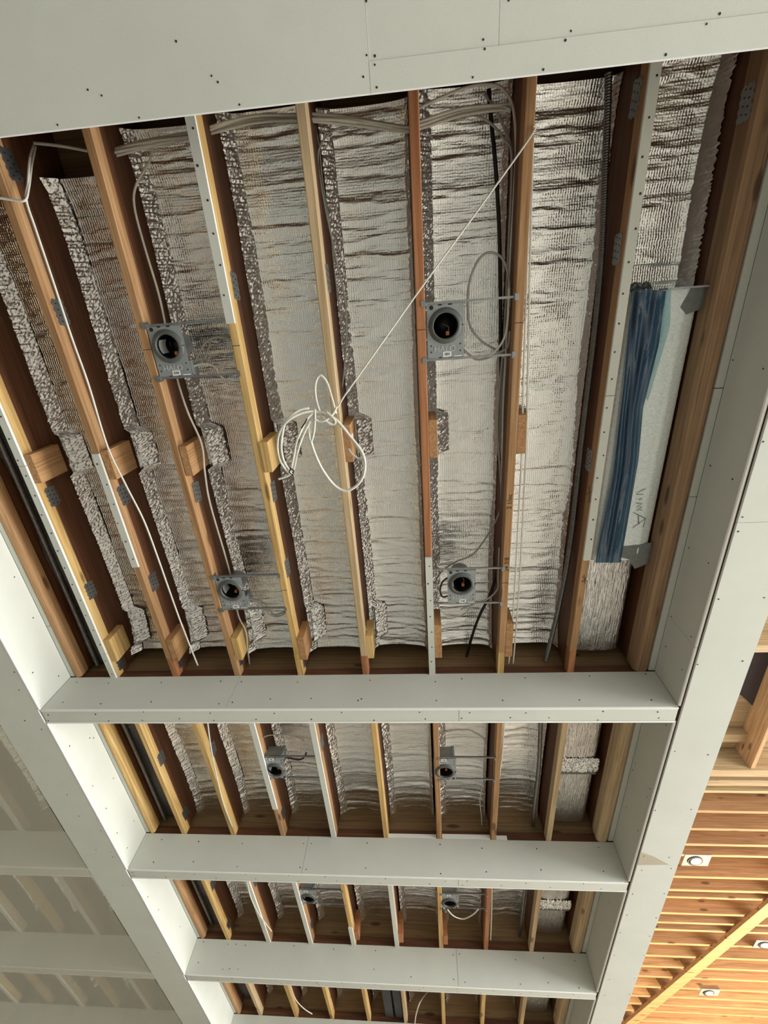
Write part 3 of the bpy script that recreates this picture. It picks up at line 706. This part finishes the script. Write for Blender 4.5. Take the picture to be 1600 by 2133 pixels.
def recessed(cx, cy, rot, xl, xr, label, detail=True, sticker=True, dz=0.0, bars=True):
    s = -1 if rot else 1                       # rot: turned half round
    zp = ZJ + 0.004 + dz
    t = thing('recessed_light', (cx, cy, zp - 0.014), label, 'ceiling light', 'recessed light housings')
    W, H, r = 0.076, 0.106, 0.0505
    oy = -0.022 * s                            # hole centre
    n = 40; inner = []; outer = []
    for i in range(n):
        a = 2 * math.pi * i / n; ca, sa = math.cos(a), math.sin(a)
        inner.append((r * ca, oy + r * sa))
        k = min((W / abs(ca)) if abs(ca) > 1e-6 else 9, ((H - oy) / sa) if sa > 1e-6 else ((-H - oy) / sa if sa < -1e-6 else 9))
        outer.append((k * ca, oy + k * sa))
    for sx in (-1, 1):
        for sy in (-1, 1):
            j = min(range(n), key=lambda i: (outer[i][0] - sx * W) ** 2 + (outer[i][1] - sy * H) ** 2); outer[j] = (sx * W, sy * H)
    vs = [(cx + x, cy + y, z) for z in (zp, zp + 0.0015) for L in (inner, outer) for x, y in L]
    fs = []
    for i in range(n):
        j = (i + 1) % n
        fs += [(i, n + i, n + j, j)[::-1], (2 * n + i, 2 * n + j, 3 * n + j, 3 * n + i)[::-1], (n + i, 3 * n + i, 3 * n + j, n + j), (i, j, 2 * n + j, 2 * n + i)]
    b = MB().add(vs, fs)
    for sy in (-1, 1):                          # folded lips
        b.box(cx - W, cx + W, cy + sy * H - 0.001, cy + sy * H + 0.001, zp, zp + 0.014)
    plate = b.build('housing_plate', M_plate, t)
    c0 = (cx, cy + oy, zp)
    MB().lathe(c0, [(0.071, -0.0002), (0.0705, -0.004), (0.066, -0.007), (0.058, -0.011), (0.0525, -0.0125), (0.0505, -0.010), (0.0500, 0.004)], 44).build('collar', M_ring, t, smooth=True)
    MB().lathe(c0, [(0.0500, 0.0), (0.0500, 0.125), (0.0, 0.125)], 44).build('can_inside', M_canin, t, smooth=True)
    MB().lathe(c0, [(0.0525, 0.0016), (0.0525, 0.128), (0.0, 0.128)], 32).build('can_shell', M_galv, t, smooth=True)
    # junction box at the lettered end, above the plate
    jy = cy + s * 0.045
    jb = MB().box(cx - 0.055, cx + 0.055, min(jy, jy + s * 0.055), max(jy, jy + s * 0.055), zp + 0.012, zp + 0.095).box(cx - 0.068, cx - 0.052, min(jy, jy + s * 0.06), max(jy, jy + s * 0.06), zp + 0.03, zp + 0.10).box(cx + 0.052, cx + 0.068, min(jy, jy + s * 0.06), max(jy, jy + s * 0.06), zp + 0.03, zp + 0.10)
    jb.build('junction_box', M_plate, t)
    if bars:
        for sy in (-1, 1):
            yb = cy + sy * (H + 0.006)
            bar = MB().box(xl, xr, yb - 0.0045, yb + 0.0045, zp + 0.004, zp + 0.014).build('hanger_bar', M_galv, t)
            fb = MB().box(xl - 0.001, xl + 0.002, yb - 0.014, yb + 0.014, ZJ - 0.002, ZJ + 0.03).box(xl - 0.016, xl + 0.002, yb - 0.012, yb + 0.012, ZJ - 0.003, ZJ - 0.001); fb.build('bar_foot', M_galv, bar)
            fb = MB(); fb.box(xr - 0.002, xr + 0.001, yb - 0.014, yb + 0.014, ZJ - 0.002, ZJ + 0.03).box(xr - 0.002, xr + 0.014, yb - 0.012, yb + 0.012, ZJ - 0.003, ZJ - 0.001)
            fb.build('bar_foot', M_galv, bar)
    # stamped lettering, holes, sticker
    put_text(HALO, 'stamped_lettering', plate, (cx - 0.004 * s, cy + s * 0.070, zp - 0.0006), 0 if s > 0 else math.pi)
    b = MB()
    for ax, ay in ((-0.062, 0.055), (0.062, 0.052), (-0.062, 0.08), (0.062, 0.08), (-0.058, -0.095)):
        b.cyl((cx + s * ax, cy + s * ay, zp - 0.0005), 0.0035 if ay > -0.05 else 0.009, 0.0008, 10)
    for ax in (-0.03, 0.012): b.box(cx + ax, cx + ax + 0.016, cy - s * 0.104 - 0.003, cy - s * 0.104 + 0.003, zp - 0.0005, zp + 0.0003).box(cx + ax, cx + ax + 0.014, cy + s * 0.104 - 0.002, cy + s * 0.104 + 0.002, zp - 0.0005, zp + 0.0003)
    b.build('punched_holes', M_screw, plate)['kind'] = 'stuff'
    st = MB().box(cx + s * 0.006 - 0.018, cx + s * 0.006 + 0.018, cy + s * 0.092 - 0.011, cy + s * 0.092 + 0.011, zp - 0.0009, zp - 0.0002).build('white_sticker', M_label, plate)
    b = MB()
    for i in range(7):
        x0 = cx + s * 0.006 - 0.011 + i * 0.0034; b.box(x0, x0 + random.choice((0.001, 0.002)), cy + s * 0.092 - 0.006, cy + s * 0.092 + 0.005, zp - 0.0013, zp - 0.0009)
    b.build('barcode', M_ink, plate)['kind'] = 'stuff'
    MB().box(cx + s * 0.036, cx + s * 0.070, cy + s * 0.099, cy + s * 0.103, zp - 0.0008, zp - 0.0002).build('edge_label', M_label, plate) if s > 0 else MB().box(cx - 0.070, cx - 0.036, cy - 0.103, cy - 0.099, zp - 0.0008, zp - 0.0002).build('edge_label', M_label, plate)
    b = MB().box(cx - 0.075, cx - 0.0525, cy + oy - 0.0012, cy + oy + 0.0012, zp - 0.0006, zp).box(cx + 0.0525, cx + 0.075, cy + oy - 0.0012, cy + oy + 0.0012, zp - 0.0075, zp); b.build('centre_mark', M_ink, plate)
    # white label on the inner wall and wire connector
    a0, a1 = (2.5, 3.75)
    V = np.zeros((9, 2, 3))
    for i in range(9):
        a = a0 + (a1 - a0) * i / 8
        for j in range(2): V[i, j] = (cx + 0.0488 * math.cos(a), cy + oy + 0.0488 * math.sin(a), zp + 0.012 + 0.06 * j)
    MB().grid(V).build('inner_label', M_label, t, smooth=True)
    wp = smooth_path([(cx - 0.01, cy + oy - 0.005, zp + 0.12), (cx + 0.005, cy + oy + 0.0, zp + 0.075), (cx + 0.018, cy + oy + 0.012, zp + 0.055), (cx + 0.012, cy + oy + 0.030, zp + 0.045)], 5)
    cw = MB().tube(wp, 0.0018, 5).build('lead_wire', M_gcable, t, smooth=True)
    MB().box(cx + 0.004, cx + 0.018, cy + oy + 0.024, cy + oy + 0.040, zp + 0.032, zp + 0.048).build('orange_connector', M_orange, t)
    return t
HB = 0.0192
recessed(-1.083, 0.115, False, JX(-3) + HB, JX(-2) - HB, 'grey recessed light housing at upper left of the big near bay, orange plug inside')
recessed(0.138, 0.113, False, JX(0) + HB, JX(1) - HB, 'grey recessed light housing at upper right of the big near bay, below the taut cord')
recessed(-1.085, 1.415, False, JX(-3) + HB, JX(-2) - HB, 'grey recessed light housing at lower left of the big near bay')
recessed(0.209, 1.412, False, JX(0) + HB, JX(1) - HB, 'grey recessed light housing at lower right of the big near bay, black cable loop beside')
for bay, cy, nm in ((2, 2.905, 'the second bay'), (3, 4.585, 'the third bay'), (4, 6.0, 'the farthest bay')):
    o12 = 0.012 if bay == 2 else 0
    recessed(-1.100 + (0 if bay < 4 else -0.0), cy, True, JX(-3) + HB + o12, JX(-2) - HB + o12, 'grey recessed light housing on the left in ' + nm)
    recessed(0.10 if bay == 2 else 0.118, cy, True, JX(0) + HB + o12, JX(1) - HB + o12, 'grey recessed light housing on the right in ' + nm)

# ------------------------------------------------------------------ cables
def cable(name, pts, label, r=0.0058, mat=None, group=None, n=8, flat=0.75, cat='cable'):
    o = MB().tube(smooth_path(pts, n), r, 7, flat=flat).build(name, mat or M_cable, smooth=True)
    return tag(o, label, cat, group)
def P(L, z): return [pz(a[0], a[1], a[2] if len(a) > 2 else z) for a in L]
def clampx(pts, lo=-99, hi=99): return [(min(max(x, lo), hi), y, z) for x, y, z in pts]
# long cable under the second rafter
cable('white_cable', P([(70, 303, 2.20), (62, 330, 2.12), (58, 380, 2.06), (55, 418, 2.025)], 2.02) + P([(75, 480), (112, 590), (150, 705), (184, 800), (224, 930), (262, 1010), (300, 1085), (330, 1165), (350, 1222), (378, 1300), (412, 1386)], 2.018), 'long white cable running down along the second rafter from the left', 0.0052)
cable('white_cable', P([(74, 306, 2.20), (66, 345, 2.12), (60, 390, 2.05), (52, 417, 2.02), (25, 416, 2.02), (-25, 408, 2.02)], 2.02), 'short white cable branching off to the left edge of the picture', 0.0052)
cable('white_cable', P([(70, 298), (110, 302), (150, 308), (200, 318)], 2.22), 'white cable crossing the second foil strip at the top left', 0.006)
# bundle through the rafters at the top
bz = 2.17
top_line = [(196, 330), (245, 314), (320, 297), (404, 283), (452, 266), (530, 247), (612, 246), (650, 246), (740, 252), (846, 268), (876, 262), (960, 234), (1035, 222), (1064, 224)]
for i in range(4):
    L = []
    for j, (u, v) in enumerate(top_line):
        L.append((u, v + (i - 1.5) * (5.0 if j % 3 else 3.5) + 2.0 * math.sin(j * 1.7 + i * 2.1), bz + 0.007 * math.sin(i * 1.9 + j)))
    cable('bundled_cable', P(L, bz), ['topmost', 'second from top', 'third from top', 'lowest'][i] + ' grey-white cable of the bundle crossing the rafters at the top', 0.0056, M_cable, 'cable bundle through the rafters', 6)
cable('grey_cable', clampx(P([(318, 300, 2.19), (312, 335, 2.18), (284, 385, 2.16), (280, 430, 2.15), (300, 510, 2.15), (330, 610, 2.14), (345, 680, 2.15), (358, 740, 2.16), (372, 800, 2.15), (392, 860, 2.12), (420, 925, 2.11), (427, 985, 2.11), (438, 1050, 2.12), (470, 1160, 2.13), (484, 1215, 2.15), (496, 1280, 2.15), (512, 1315, 2.13), (516, 1350, 2.13), (520, 1385, 2.16)], 2.15), JX(-3) + 0.027), 'grey-white cable running down beside the left recessed lights', 0.0055)
cable('grey_cable', P([(800, 272), (745, 262), (700, 270), (672, 295), (662, 335), (675, 420), (700, 540), (718, 620), (722, 690), (716, 780), (708, 830)], 2.20), 'thin grey cable along the fifth rafter above the coil', 0.0042, M_gcable)
cable('grey_cable', P([(652, 255), (664, 300), (672, 380), (688, 480), (696, 560), (708, 650)], 2.24), 'second thin grey cable along the fifth rafter', 0.0035, M_gcable)
# cables beside the seventh rafter
cable('grey_cable', P([(873, 225), (915, 205), (960, 186), (1005, 176), (1040, 180), (1062, 205), (1072, 245), (1075, 320), (1070, 420), (1062, 560), (1056, 700), (1048, 850), (1046, 980), (1042, 1120), (1040, 1180)], 2.17), 'grey-white cable arching at the top and running down beside the seventh rafter', 0.0058)
cable('grey_cable', P([(1010, 195), (1035, 235), (1060, 290), (1068, 340), (1064, 470), (1055, 640), (1046, 800), (1042, 900), (1048, 1010), (1040, 1150)], 2.20), 'grey cable running down beside the seventh rafter, second of the group', 0.0055, M_gcable)
cable('grey_cable', P([(990, 240), (1020, 255), (1050, 290), (1066, 330), (1060, 500), (1050, 700), (1040, 820), (1037, 900), (1044, 1030), (1035, 1080), (990, 1150), (950, 1170), (920, 1190), (906, 1215)], 2.19), 'grey cable bending across to the lower right recessed light', 0.005, M_gcable)
cable('black_cable', P([(1018, 185, 2.2), (1024, 260), (1031, 330), (1037, 420), (1041, 520), (1043, 700), (1044, 850), (1045, 1000), (1040, 1120), (1034, 1190), (1020, 1240), (1000, 1280), (985, 1320), (972, 1368)], 2.21), 'thick black cable running down the sixth foil strip', 0.0085, M_black, flat=0.9)
cable('black_cable', P([(935, 1202), (922, 1212), (917, 1230), (922, 1243), (934, 1241)], 2.06), 'small black cable loop beside the lower right recessed light', 0.005, M_black)
cable('grey_cable', P([(1062, 640), (1060, 580), (1046, 538), (1020, 526), (998, 540), (980, 580), (974, 630), (980, 680), (1005, 712), (1035, 730), (1052, 745)], 2.13), 'grey cable loop right of the upper right recessed light', 0.0052, M_gcable)
cable('grey_cable', P([(966, 724), (985, 738), (1010, 742), (1035, 728), (1052, 700), (1058, 660), (1060, 600)], 2.09), 'pale cable leaving the upper right recessed light', 0.005)
cable('grey_cable', P([(966, 728), (990, 748), (1015, 746), (1040, 734), (1058, 722), (1062, 690)], 2.11), 'second pale cable leaving the upper right recessed light', 0.005, M_gcable)
cable('grey_cable', P([(402, 764), (415, 735), (430, 712), (455, 702), (488, 708)], 2.12), 'upper curved grey cable right of the upper left recessed light', 0.005, M_gcable)
cable('grey_cable', P([(404, 766), (424, 748), (436, 722), (442, 706), (470, 700), (490, 704)], 2.13), 'middle curved grey cable right of the upper left recessed light', 0.005, M_gcable)
cable('white_cable', P([(400, 764), (425, 758), (448, 765), (458, 782), (480, 795), (500, 797)], 2.10), 'lower white cable right of the upper left recessed light', 0.005)
cable('grey_cable', P([(514, 1248), (535, 1252), (552, 1266), (562, 1280), (580, 1284), (596, 1276)], 2.10), 'grey cable curving right of the lower left recessed light', 0.0045, M_gcable)
cable('grey_cable', P([(514, 1244), (545, 1252), (560, 1268), (572, 1280), (594, 1274)], 2.11), 'second grey cable curving right of the lower left recessed light', 0.0045, M_gcable)
cable('grey_cable', P([(984, 1258), (972, 1275), (955, 1284), (930, 1280), (915, 1265), (910, 1235)], 2.12), 'grey cable sagging below the lower right recessed light', 0.004, M_gcable)
cable('grey_cable', P([(1040, 1140), (1038, 1200), (1036, 1228), (1015, 1248), (990, 1258), (960, 1270)], 2.10), 'grey cable kinked beside the seventh rafter near its lower end', 0.005, M_gcable)
for i, du in enumerate((0, 9)):
    cable('white_cable', P([(1108 + du * 0.3, 290), (1102 + du * 0.5, 450), (1096 + du * 0.7, 620), (1090 + du, 800), (1086 + du, 960), (1078 + du, 1120), (1070 + du, 1260), (1060 + du, 1382)], 2.07), ('left' if i == 0 else 'right') + ' one of two straight white cables right of the seventh rafter', 0.0042, group='straight white cables by the seventh rafter')
# taut cord and the hanging coil
cable('taut_cord', P([(1112, 262, 2.03), (1105, 285, 2.03), (1000, 432, 2.0), (870, 610, 1.97), (760, 765, 1.94), (718, 824, 1.93), (704, 848, 1.93)], 2.0), 'thin taut white cord stretched diagonally to the cable coil', 0.0036, cat='cord')
coil = thing('cable_coil', pz(660, 900, 1.84), 'coil of flat cream cable hanging below the fifth rafter', 'cable')
def loop(L, r=0.0058): MB().tube(smooth_path(P(L, 1.9), 8), r, 7, flat=0.7).build('cable_loop', M_cable, coil, smooth=True)
loop([(700, 862, 1.94), (690, 825, 1.95), (680, 795, 1.95), (666, 782, 1.95), (657, 800, 1.95), (658, 830, 1.94), (668, 862, 1.92), (680, 878, 1.9), (694, 884, 1.9), (698, 876, 1.9), (680, 858, 1.91)])
loop([(655, 857, 1.92), (680, 862, 1.91), (705, 880, 1.9), (730, 910, 1.89), (752, 938, 1.88), (760, 962, 1.88), (757, 990, 1.88), (742, 1012, 1.88), (720, 1022, 1.88), (698, 1012, 1.88), (676, 985, 1.88), (660, 955, 1.88), (648, 920, 1.89), (646, 890, 1.9), (656, 862, 1.91)], 0.0066)
loop([(655, 868, 1.92), (690, 868, 1.91), (715, 890, 1.9), (738, 922, 1.89), (756, 950, 1.88), (760, 956, 1.88)], 0.0058)
loop([(654, 856, 1.91), (630, 860, 1.9), (602, 874, 1.89), (584, 898, 1.89), (578, 925, 1.89), (582, 955, 1.89), (595, 978, 1.89), (608, 988, 1.9)])
loop([(644, 850, 1.91), (620, 856, 1.9), (596, 878, 1.89), (588, 905, 1.89), (586, 935, 1.89), (592, 962, 1.89), (606, 984, 1.9)])
loop([(655, 858, 1.91), (640, 872, 1.9), (628, 895, 1.89), (618, 920, 1.89), (612, 950, 1.89), (607, 975, 1.9), (610, 980, 1.9), (614, 968, 1.9), (620, 940, 1.89), (630, 910, 1.89), (646, 878, 1.9)])
loop([(656, 862, 1.91), (644, 885, 1.9), (644, 905, 1.89), (648, 920, 1.89), (654, 900, 1.89), (656, 875, 1.9), (656, 852, 1.91)], 0.005)
loop([(608, 986, 1.9), (595, 993, 1.9), (580, 998, 1.9)], 0.005)
loop([(702, 846, 1.93), (694, 862, 1.92), (680, 875, 1.9), (665, 878, 1.9), (655, 872, 1.9)], 0.005)
MB().tube(P([(604, 975, 1.885), (612, 980, 1.882), (610, 990, 1.885), (603, 984, 1.89), (605, 975, 1.885)], 1.89), 0.003, 6).build('cable_tie', M_black, coil)
MB().tube(smooth_path(P([(628, 892, 1.87), (636, 880, 1.868), (640, 872, 1.87)], 1.87), 4), 0.003, 6).build('cable_tie', M_black, coil)
loop([(726, 935, 1.93), (735, 948, 1.91), (748, 956, 1.9), (756, 958, 1.885)], 0.005)
# cables in the further bays
cable('white_cable', P([(432, 1500), (440, 1560), (452, 1620), (466, 1675), (484, 1722)], 2.03), 'white cable hanging along the second rafter of the second bay', 0.0052)
cable('grey_cable', P([(531, 1510), (540, 1545), (545, 1572)], 2.07), 'short pale cable above the left recessed light of the second bay', 0.005)
cable('grey_cable', P([(545, 1560), (542, 1545), (555, 1533), (590, 1530), (615, 1534), (634, 1543)], 2.09), 'thin curved cable behind the left recessed light of the second bay', 0.004, M_gcable)
cable('grey_cable', P([(590, 1576), (620, 1582), (633, 1578), (638, 1568)], 2.09), 'dark drooping cable right of the left recessed light of the second bay', 0.006, M_black)
cable('grey_cable', P([(905, 1530), (940, 1522), (975, 1520), (1000, 1532), (1012, 1542)], 2.12), 'thin curved cable above the right recessed light of the second bay', 0.005, M_gcable)
cable('white_cable', P([(1051, 1500), (1046, 1570), (1040, 1620), (1032, 1690), (1029, 1730)], 2.06), 'straight white cable right of the seventh rafter of the second bay', 0.0055)
cable('grey_cable', P([(1004, 1640), (1000, 1670), (1003, 1700), (1004, 1728)], 2.16), 'thin pale cable left of the seventh rafter of the second bay', 0.004)
cable('white_cable', P([(514, 1830), (522, 1868), (540, 1905), (566, 1940)], 2.01), 'white cable hanging along the second rafter of the third bay', 0.0055)
cable('white_cable', P([(932, 1894), (945, 1908), (965, 1914), (985, 1905), (996, 1894)], 2.02), 'white cable drooping from the right recessed light of the third bay', 0.0055)
cable('white_cable', P([(1025, 1845), (1024, 1900), (1022, 1958)], 2.08), 'straight white cable right of the seventh rafter of the third bay', 0.0055)
cable('white_cable', [(JX(-4) + 0.016, 5.55, ZJ - 0.004)] + P([(602, 2045, 2.034), (615, 2080), (632, 2100), (650, 2112)], 2.028), 'white cable hanging beside the second rafter of the farthest bay', 0.006)
cable('white_cable', P([(893, 2062, 2.29), (888, 2070, 2.2), (875, 2088, 2.08), (867, 2112), (864, 2133)], 2.03), 'white cable curling in the middle of the farthest bay', 0.006)

# pencilled numbers on the seventh rafter and squiggles on the eighth
def note(s, size, parent, u, v, rz, name='pencil_note'):
    me = text_mesh(s, size, 0.0003); me.materials.clear(); me.materials.append(M_ink)
    x, y, _ = pz(u, v, 2.038); put_text(me, name, parent, (x, y, ZJ - 0.0006), rz)
note('24 3/8', 0.034, RAF1[1], 1056, 1176, math.pi / 2 * 3)
note('2 1/oc', 0.032, RAF1[1], 1062, 1045, math.pi / 2 * 3)
strokes('pencil_squiggle', RAF1[2], [[pz(u, v, 2.0375) for u, v in l] for l in ([(1213, 1200), (1222, 1210), (1212, 1212), (1223, 1202)], [(1217, 1196), (1219, 1216)])], 0.0012, M_ink)
strokes('pencil_squiggle', RAF1[2], [[pz(u, v, 2.0375) for u, v in l] for l in ([(1227, 1012), (1229, 1045)], [(1222, 1030), (1234, 1022)], [(1224, 1045), (1231, 1047)])], 0.0012, M_ink)
lab = MB().box(JX(-1) + 0.0605, JX(-1) + 0.0612, 0.54, 0.575, ZJ + 0.02, ZJ + 0.065); lab.build('white_sticker', M_label, RAF1[-1])

# white board scrap above the second crossbeam and other odds and ends
x0_, x1_ = fx(Y2, [(808, 1742)])[0][0], fx(Y2, [(1057, 1750)])[0][0]
for i, (a, b2) in enumerate(((x0_, JX(0) - 0.01), (JX(0) + 0.035, JX(1) - 0.01), (JX(1) + 0.035, x1_))):
    s = MB().panel(a, b2, Y2 - 0.001, Y2 + GT - 0.001, ZJ + 0.0005, ZJ + 0.03 + 0.004 * (i % 2)).build('drywall_scrap', [M_gyp, M_gyp])
    tag(s, 'white drywall scrap above the second crossbeam, ' + ['longest piece', 'middle piece', 'short right-hand piece'][i], 'board scrap', 'white scraps above the second crossbeam')
vb = thing('vent_box', (-0.5, 6.62, ZJ + 0.03), 'black vent box with two long slats between rafters in the farthest bay', 'vent')
MB().box(-0.600, -0.398, 6.2, 7.03, ZJ + 0.08, ZJ + 0.16).build('vent_body', M_vent, vb)
MB().board('y', 6.2, 7.03, -0.595, -0.505, ZJ + 0.03, ZJ + 0.079, 0.006).build('slat', M_vent, vb)
MB().board('y', 6.2, 7.03, -0.485, -0.40, ZJ + 0.03, ZJ + 0.079, 0.006).build('slat', M_vent, vb)
MB().box(-0.505, -0.485, 6.3, 6.33, ZJ + 0.06, ZJ + 0.079).box(-0.505, -0.485, 6.9, 6.93, ZJ + 0.06, ZJ + 0.079).build('bridge', M_vent, vb)

# ------------------------------------------------------------------ left bays behind the dust sheet
LN = ['first', 'second', 'third', 'fourth', 'fifth', 'sixth', 'seventh', 'eighth']
for bay, ya, yb, nm in ((1, 1.2, Y1, 'level with the big bay'), (2, Y1 + BW, Y2, 'level with the second bay'), (3, Y2 + BW, Y3, 'level with the third bay'), (4, Y3 + BW, Y4, 'level with the farthest bay')):
    nj = {1: 1, 2: 3, 3: 5, 4: 7}[bay]; o_ = {1: 0, 2: -0.06, 3: 0.0, 4: 0.03}[bay]
    xs_ = [-3.30 + o_ - 0.41 * i for i in range(nj)]
    for i, x in enumerate(xs_):
        rafter(-8 - i, 'the hazy left side', x, ya, yb + GT - 0.001, [M_fir, M_pine, M_pale][i % 3], [(ya + 0.02, yb)] if i % 2 == 0 else (), (), (), 1, LN[i] + ' hazy rafter out from the left girder behind the sheet, ' + nm)
    edges = [XLO - 0.002] + xs_ + [xs_[-1] - 0.41]
    for i in range(len(edges) - 1):
        foil(edges[i + 1] + 0.0195, edges[i] - 0.0195, ya, yb + 0.02, ZF2, LN[i] + ' hazy foil strip out from the left girder, ' + nm, (), 0, 0.03, step=0.02, dens=22, group='foil strips of the hazy left side', flap=(0.05, 0.05))
# translucent plastic dust sheet hanging from the outer edge of the left girder
ny, nz = 160, 14
ys = np.linspace(1.55, 9.0, ny); zs = np.linspace(ZB - 0.0005, 0.02, nz)
Yg, Zg = np.meshgrid(ys, zs, indexing='ij')
dep = np.clip((ZB - Zg) / 1.0, 0, 1)
Xg = XLO - 0.006 - 0.02 * dep + dep * (0.018 * np.sin(Yg * 9.0 + 0.7 * np.sin(Yg * 2.1)) + 0.012 * np.sin(Yg * 23 + Zg))
sh = MB().grid(np.stack([Xg, Yg, Zg], -1)).build('dust_sheet', M_sheet, smooth=True)
tag(sh, 'translucent milky plastic dust sheet hanging from the left girder', 'plastic sheet')

# ------------------------------------------------------------------ tall room on the right: crosswise joists, brace, boxes
JO = 'nearest second third fourth fifth sixth seventh eighth ninth tenth eleventh twelfth thirteenth fourteenth fifteenth sixteenth seventeenth eighteenth nineteenth twentieth twenty-first twenty-second twenty-third twenty-fourth twenty-fifth twenty-sixth twenty-seventh twenty-eighth'.split()
yr = [5.30, 5.62, 5.915, 6.13, 6.585, 6.88, 7.045, 7.43, 7.66, 7.85, 8.22, 8.57, 8.88, 9.19, 9.52, 9.83, 10.1, 10.34, 10.7, 11.0, 11.35, 11.7, 12.0, 12.4, 12.8, 13.2, 13.6, 14.0]
for i, y in enumerate(yr):
    where = JO[i] + ' from the double header'
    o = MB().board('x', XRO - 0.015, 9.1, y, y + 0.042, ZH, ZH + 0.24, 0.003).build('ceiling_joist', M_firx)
    tag(o, 'crosswise wooden joist of the tall right-hand room, ' + where, 'joist', 'crosswise joists of the tall room')
tag(MB().box(XRO - 0.015, 9.2, -7.2, 17, ZH + 0.242, ZH + 0.34).build('ceiling_deck', M_pinex), kind='structure')
hd = thing('double_header', (5, 4.8, ZH), 'double header beam of pale boards at the edge of the roof opening on the right', 'beam')
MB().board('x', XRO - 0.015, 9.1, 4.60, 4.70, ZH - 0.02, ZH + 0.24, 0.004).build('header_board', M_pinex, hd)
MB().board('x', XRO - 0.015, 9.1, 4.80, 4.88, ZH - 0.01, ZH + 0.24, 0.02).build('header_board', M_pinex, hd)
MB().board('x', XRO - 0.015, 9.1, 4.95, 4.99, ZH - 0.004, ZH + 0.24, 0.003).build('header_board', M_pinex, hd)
nh = MB().board('x', XRO - 0.015, 9.1, 2.955, 3.04, ZH, ZH + 0.24, 0.004).build('header_beam', M_pinex)
tag(nh, 'pale header beam at the right edge of the picture beside the girder', 'beam')
tj = MB().board('y', 3.04, 4.60, 3.30, 3.345, ZH, ZH + 0.24, 0.003).build('trimmer_joist', M_fir)
tag(tj, 'wooden trimmer joist between the two headers at the right edge', 'joist')
nl = MB().board('x', XRO - 0.015, 3.30, 4.28, 4.40, ZH + 0.15, ZH + 0.241, 0.004).build('nailer_board', M_pinex)
tag(nl, 'weathered nailer board inside the framed opening on the right', 'board')
# dark stained underlayment patch
b = MB(); pts2 = [(XRO, 3.04), (3.30, 3.04), (3.30, 3.95), (3.15, 3.80), (3.02, 3.78), (2.9, 3.62), (2.75, 3.58), (2.6, 3.5), (XRO, 3.5)]; k = len(pts2)
b.add([(x, y, ZH + 0.225) for x, y in pts2] + [(x, y, ZH + 0.241) for x, y in pts2], [tuple(range(k - 1, -1, -1)), tuple(range(k, 2 * k))] + [(i, (i + 1) % k, k + (i + 1) % k, k + i) for i in range(k)])
M_stain = plastic('dark_stained_felt', (0.045, 0.032, 0.035), 0.7)
tag(b.build('dark_underlayment', M_stain), 'dark stained underlayment patch inside the framed opening on the right', 'underlayment')
# diagonal brace under the joists
A_, B_ = Vector((4.55, 5.9, ZH - 0.045)), Vector((2.85, 11.35, ZH - 0.045))
d = (B_ - A_).normalized(); nrm = Vector((-d.y, d.x, 0)) * 0.085
b = MB(); vs = []
for p in (A_, B_):
    for s, zz in ((-1, 0), (1, 0), (1, 0.04), (-1, 0.04)): vs.append(p + nrm * s + Vector((0, 0, zz)))
b.add(vs, [(0, 1, 2, 3), (7, 6, 5, 4), (0, 4, 5, 1), (1, 5, 6, 2), (2, 6, 7, 3), (3, 7, 4, 0)])
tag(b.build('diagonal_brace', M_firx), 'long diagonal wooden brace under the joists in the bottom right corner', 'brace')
M_pale_plate = plate_paint('pale_zinc_plate', (0.25, 0.245, 0.245), 0.2)
def box_light(u, v, label, s=1.0):
    x, y, _ = pz(u, v, 3.25); t = thing('ceiling_box', (x, y, ZH - 0.025), label, 'ceiling light', 'round boxes in the tall room')
    MB().box(x - 0.13 * s, x + 0.17 * s, y - 0.11 * s, y + 0.11 * s, ZH - 0.006, ZH - 0.001).build('mounting_plate', M_pale_plate, t)
    MB().lathe((x, y, ZH - 0.006), [(0.085 * s, 0), (0.085 * s, -0.012), (0.07 * s, -0.012), (0.068 * s, 0.0), (0.0, 0.0)], 28).build('rim', M_vent, t, smooth=False)
    MB().lathe((x + 0.012, y + 0.008, ZH - 0.009), [(0.0, -0.012), (0.05 * s, -0.012), (0.062 * s, -0.006), (0.062 * s, 0.0)], 28).build('cover', M_label, t, smooth=False)
box_light(1448, 1793, 'round white box cover on a metal plate beside the right girder')
box_light(1592, 1968, 'round box on a metal plate at the right edge beyond the brace', 0.9)
box_light(1476, 2068, 'small round box far away below the brace', 0.9)
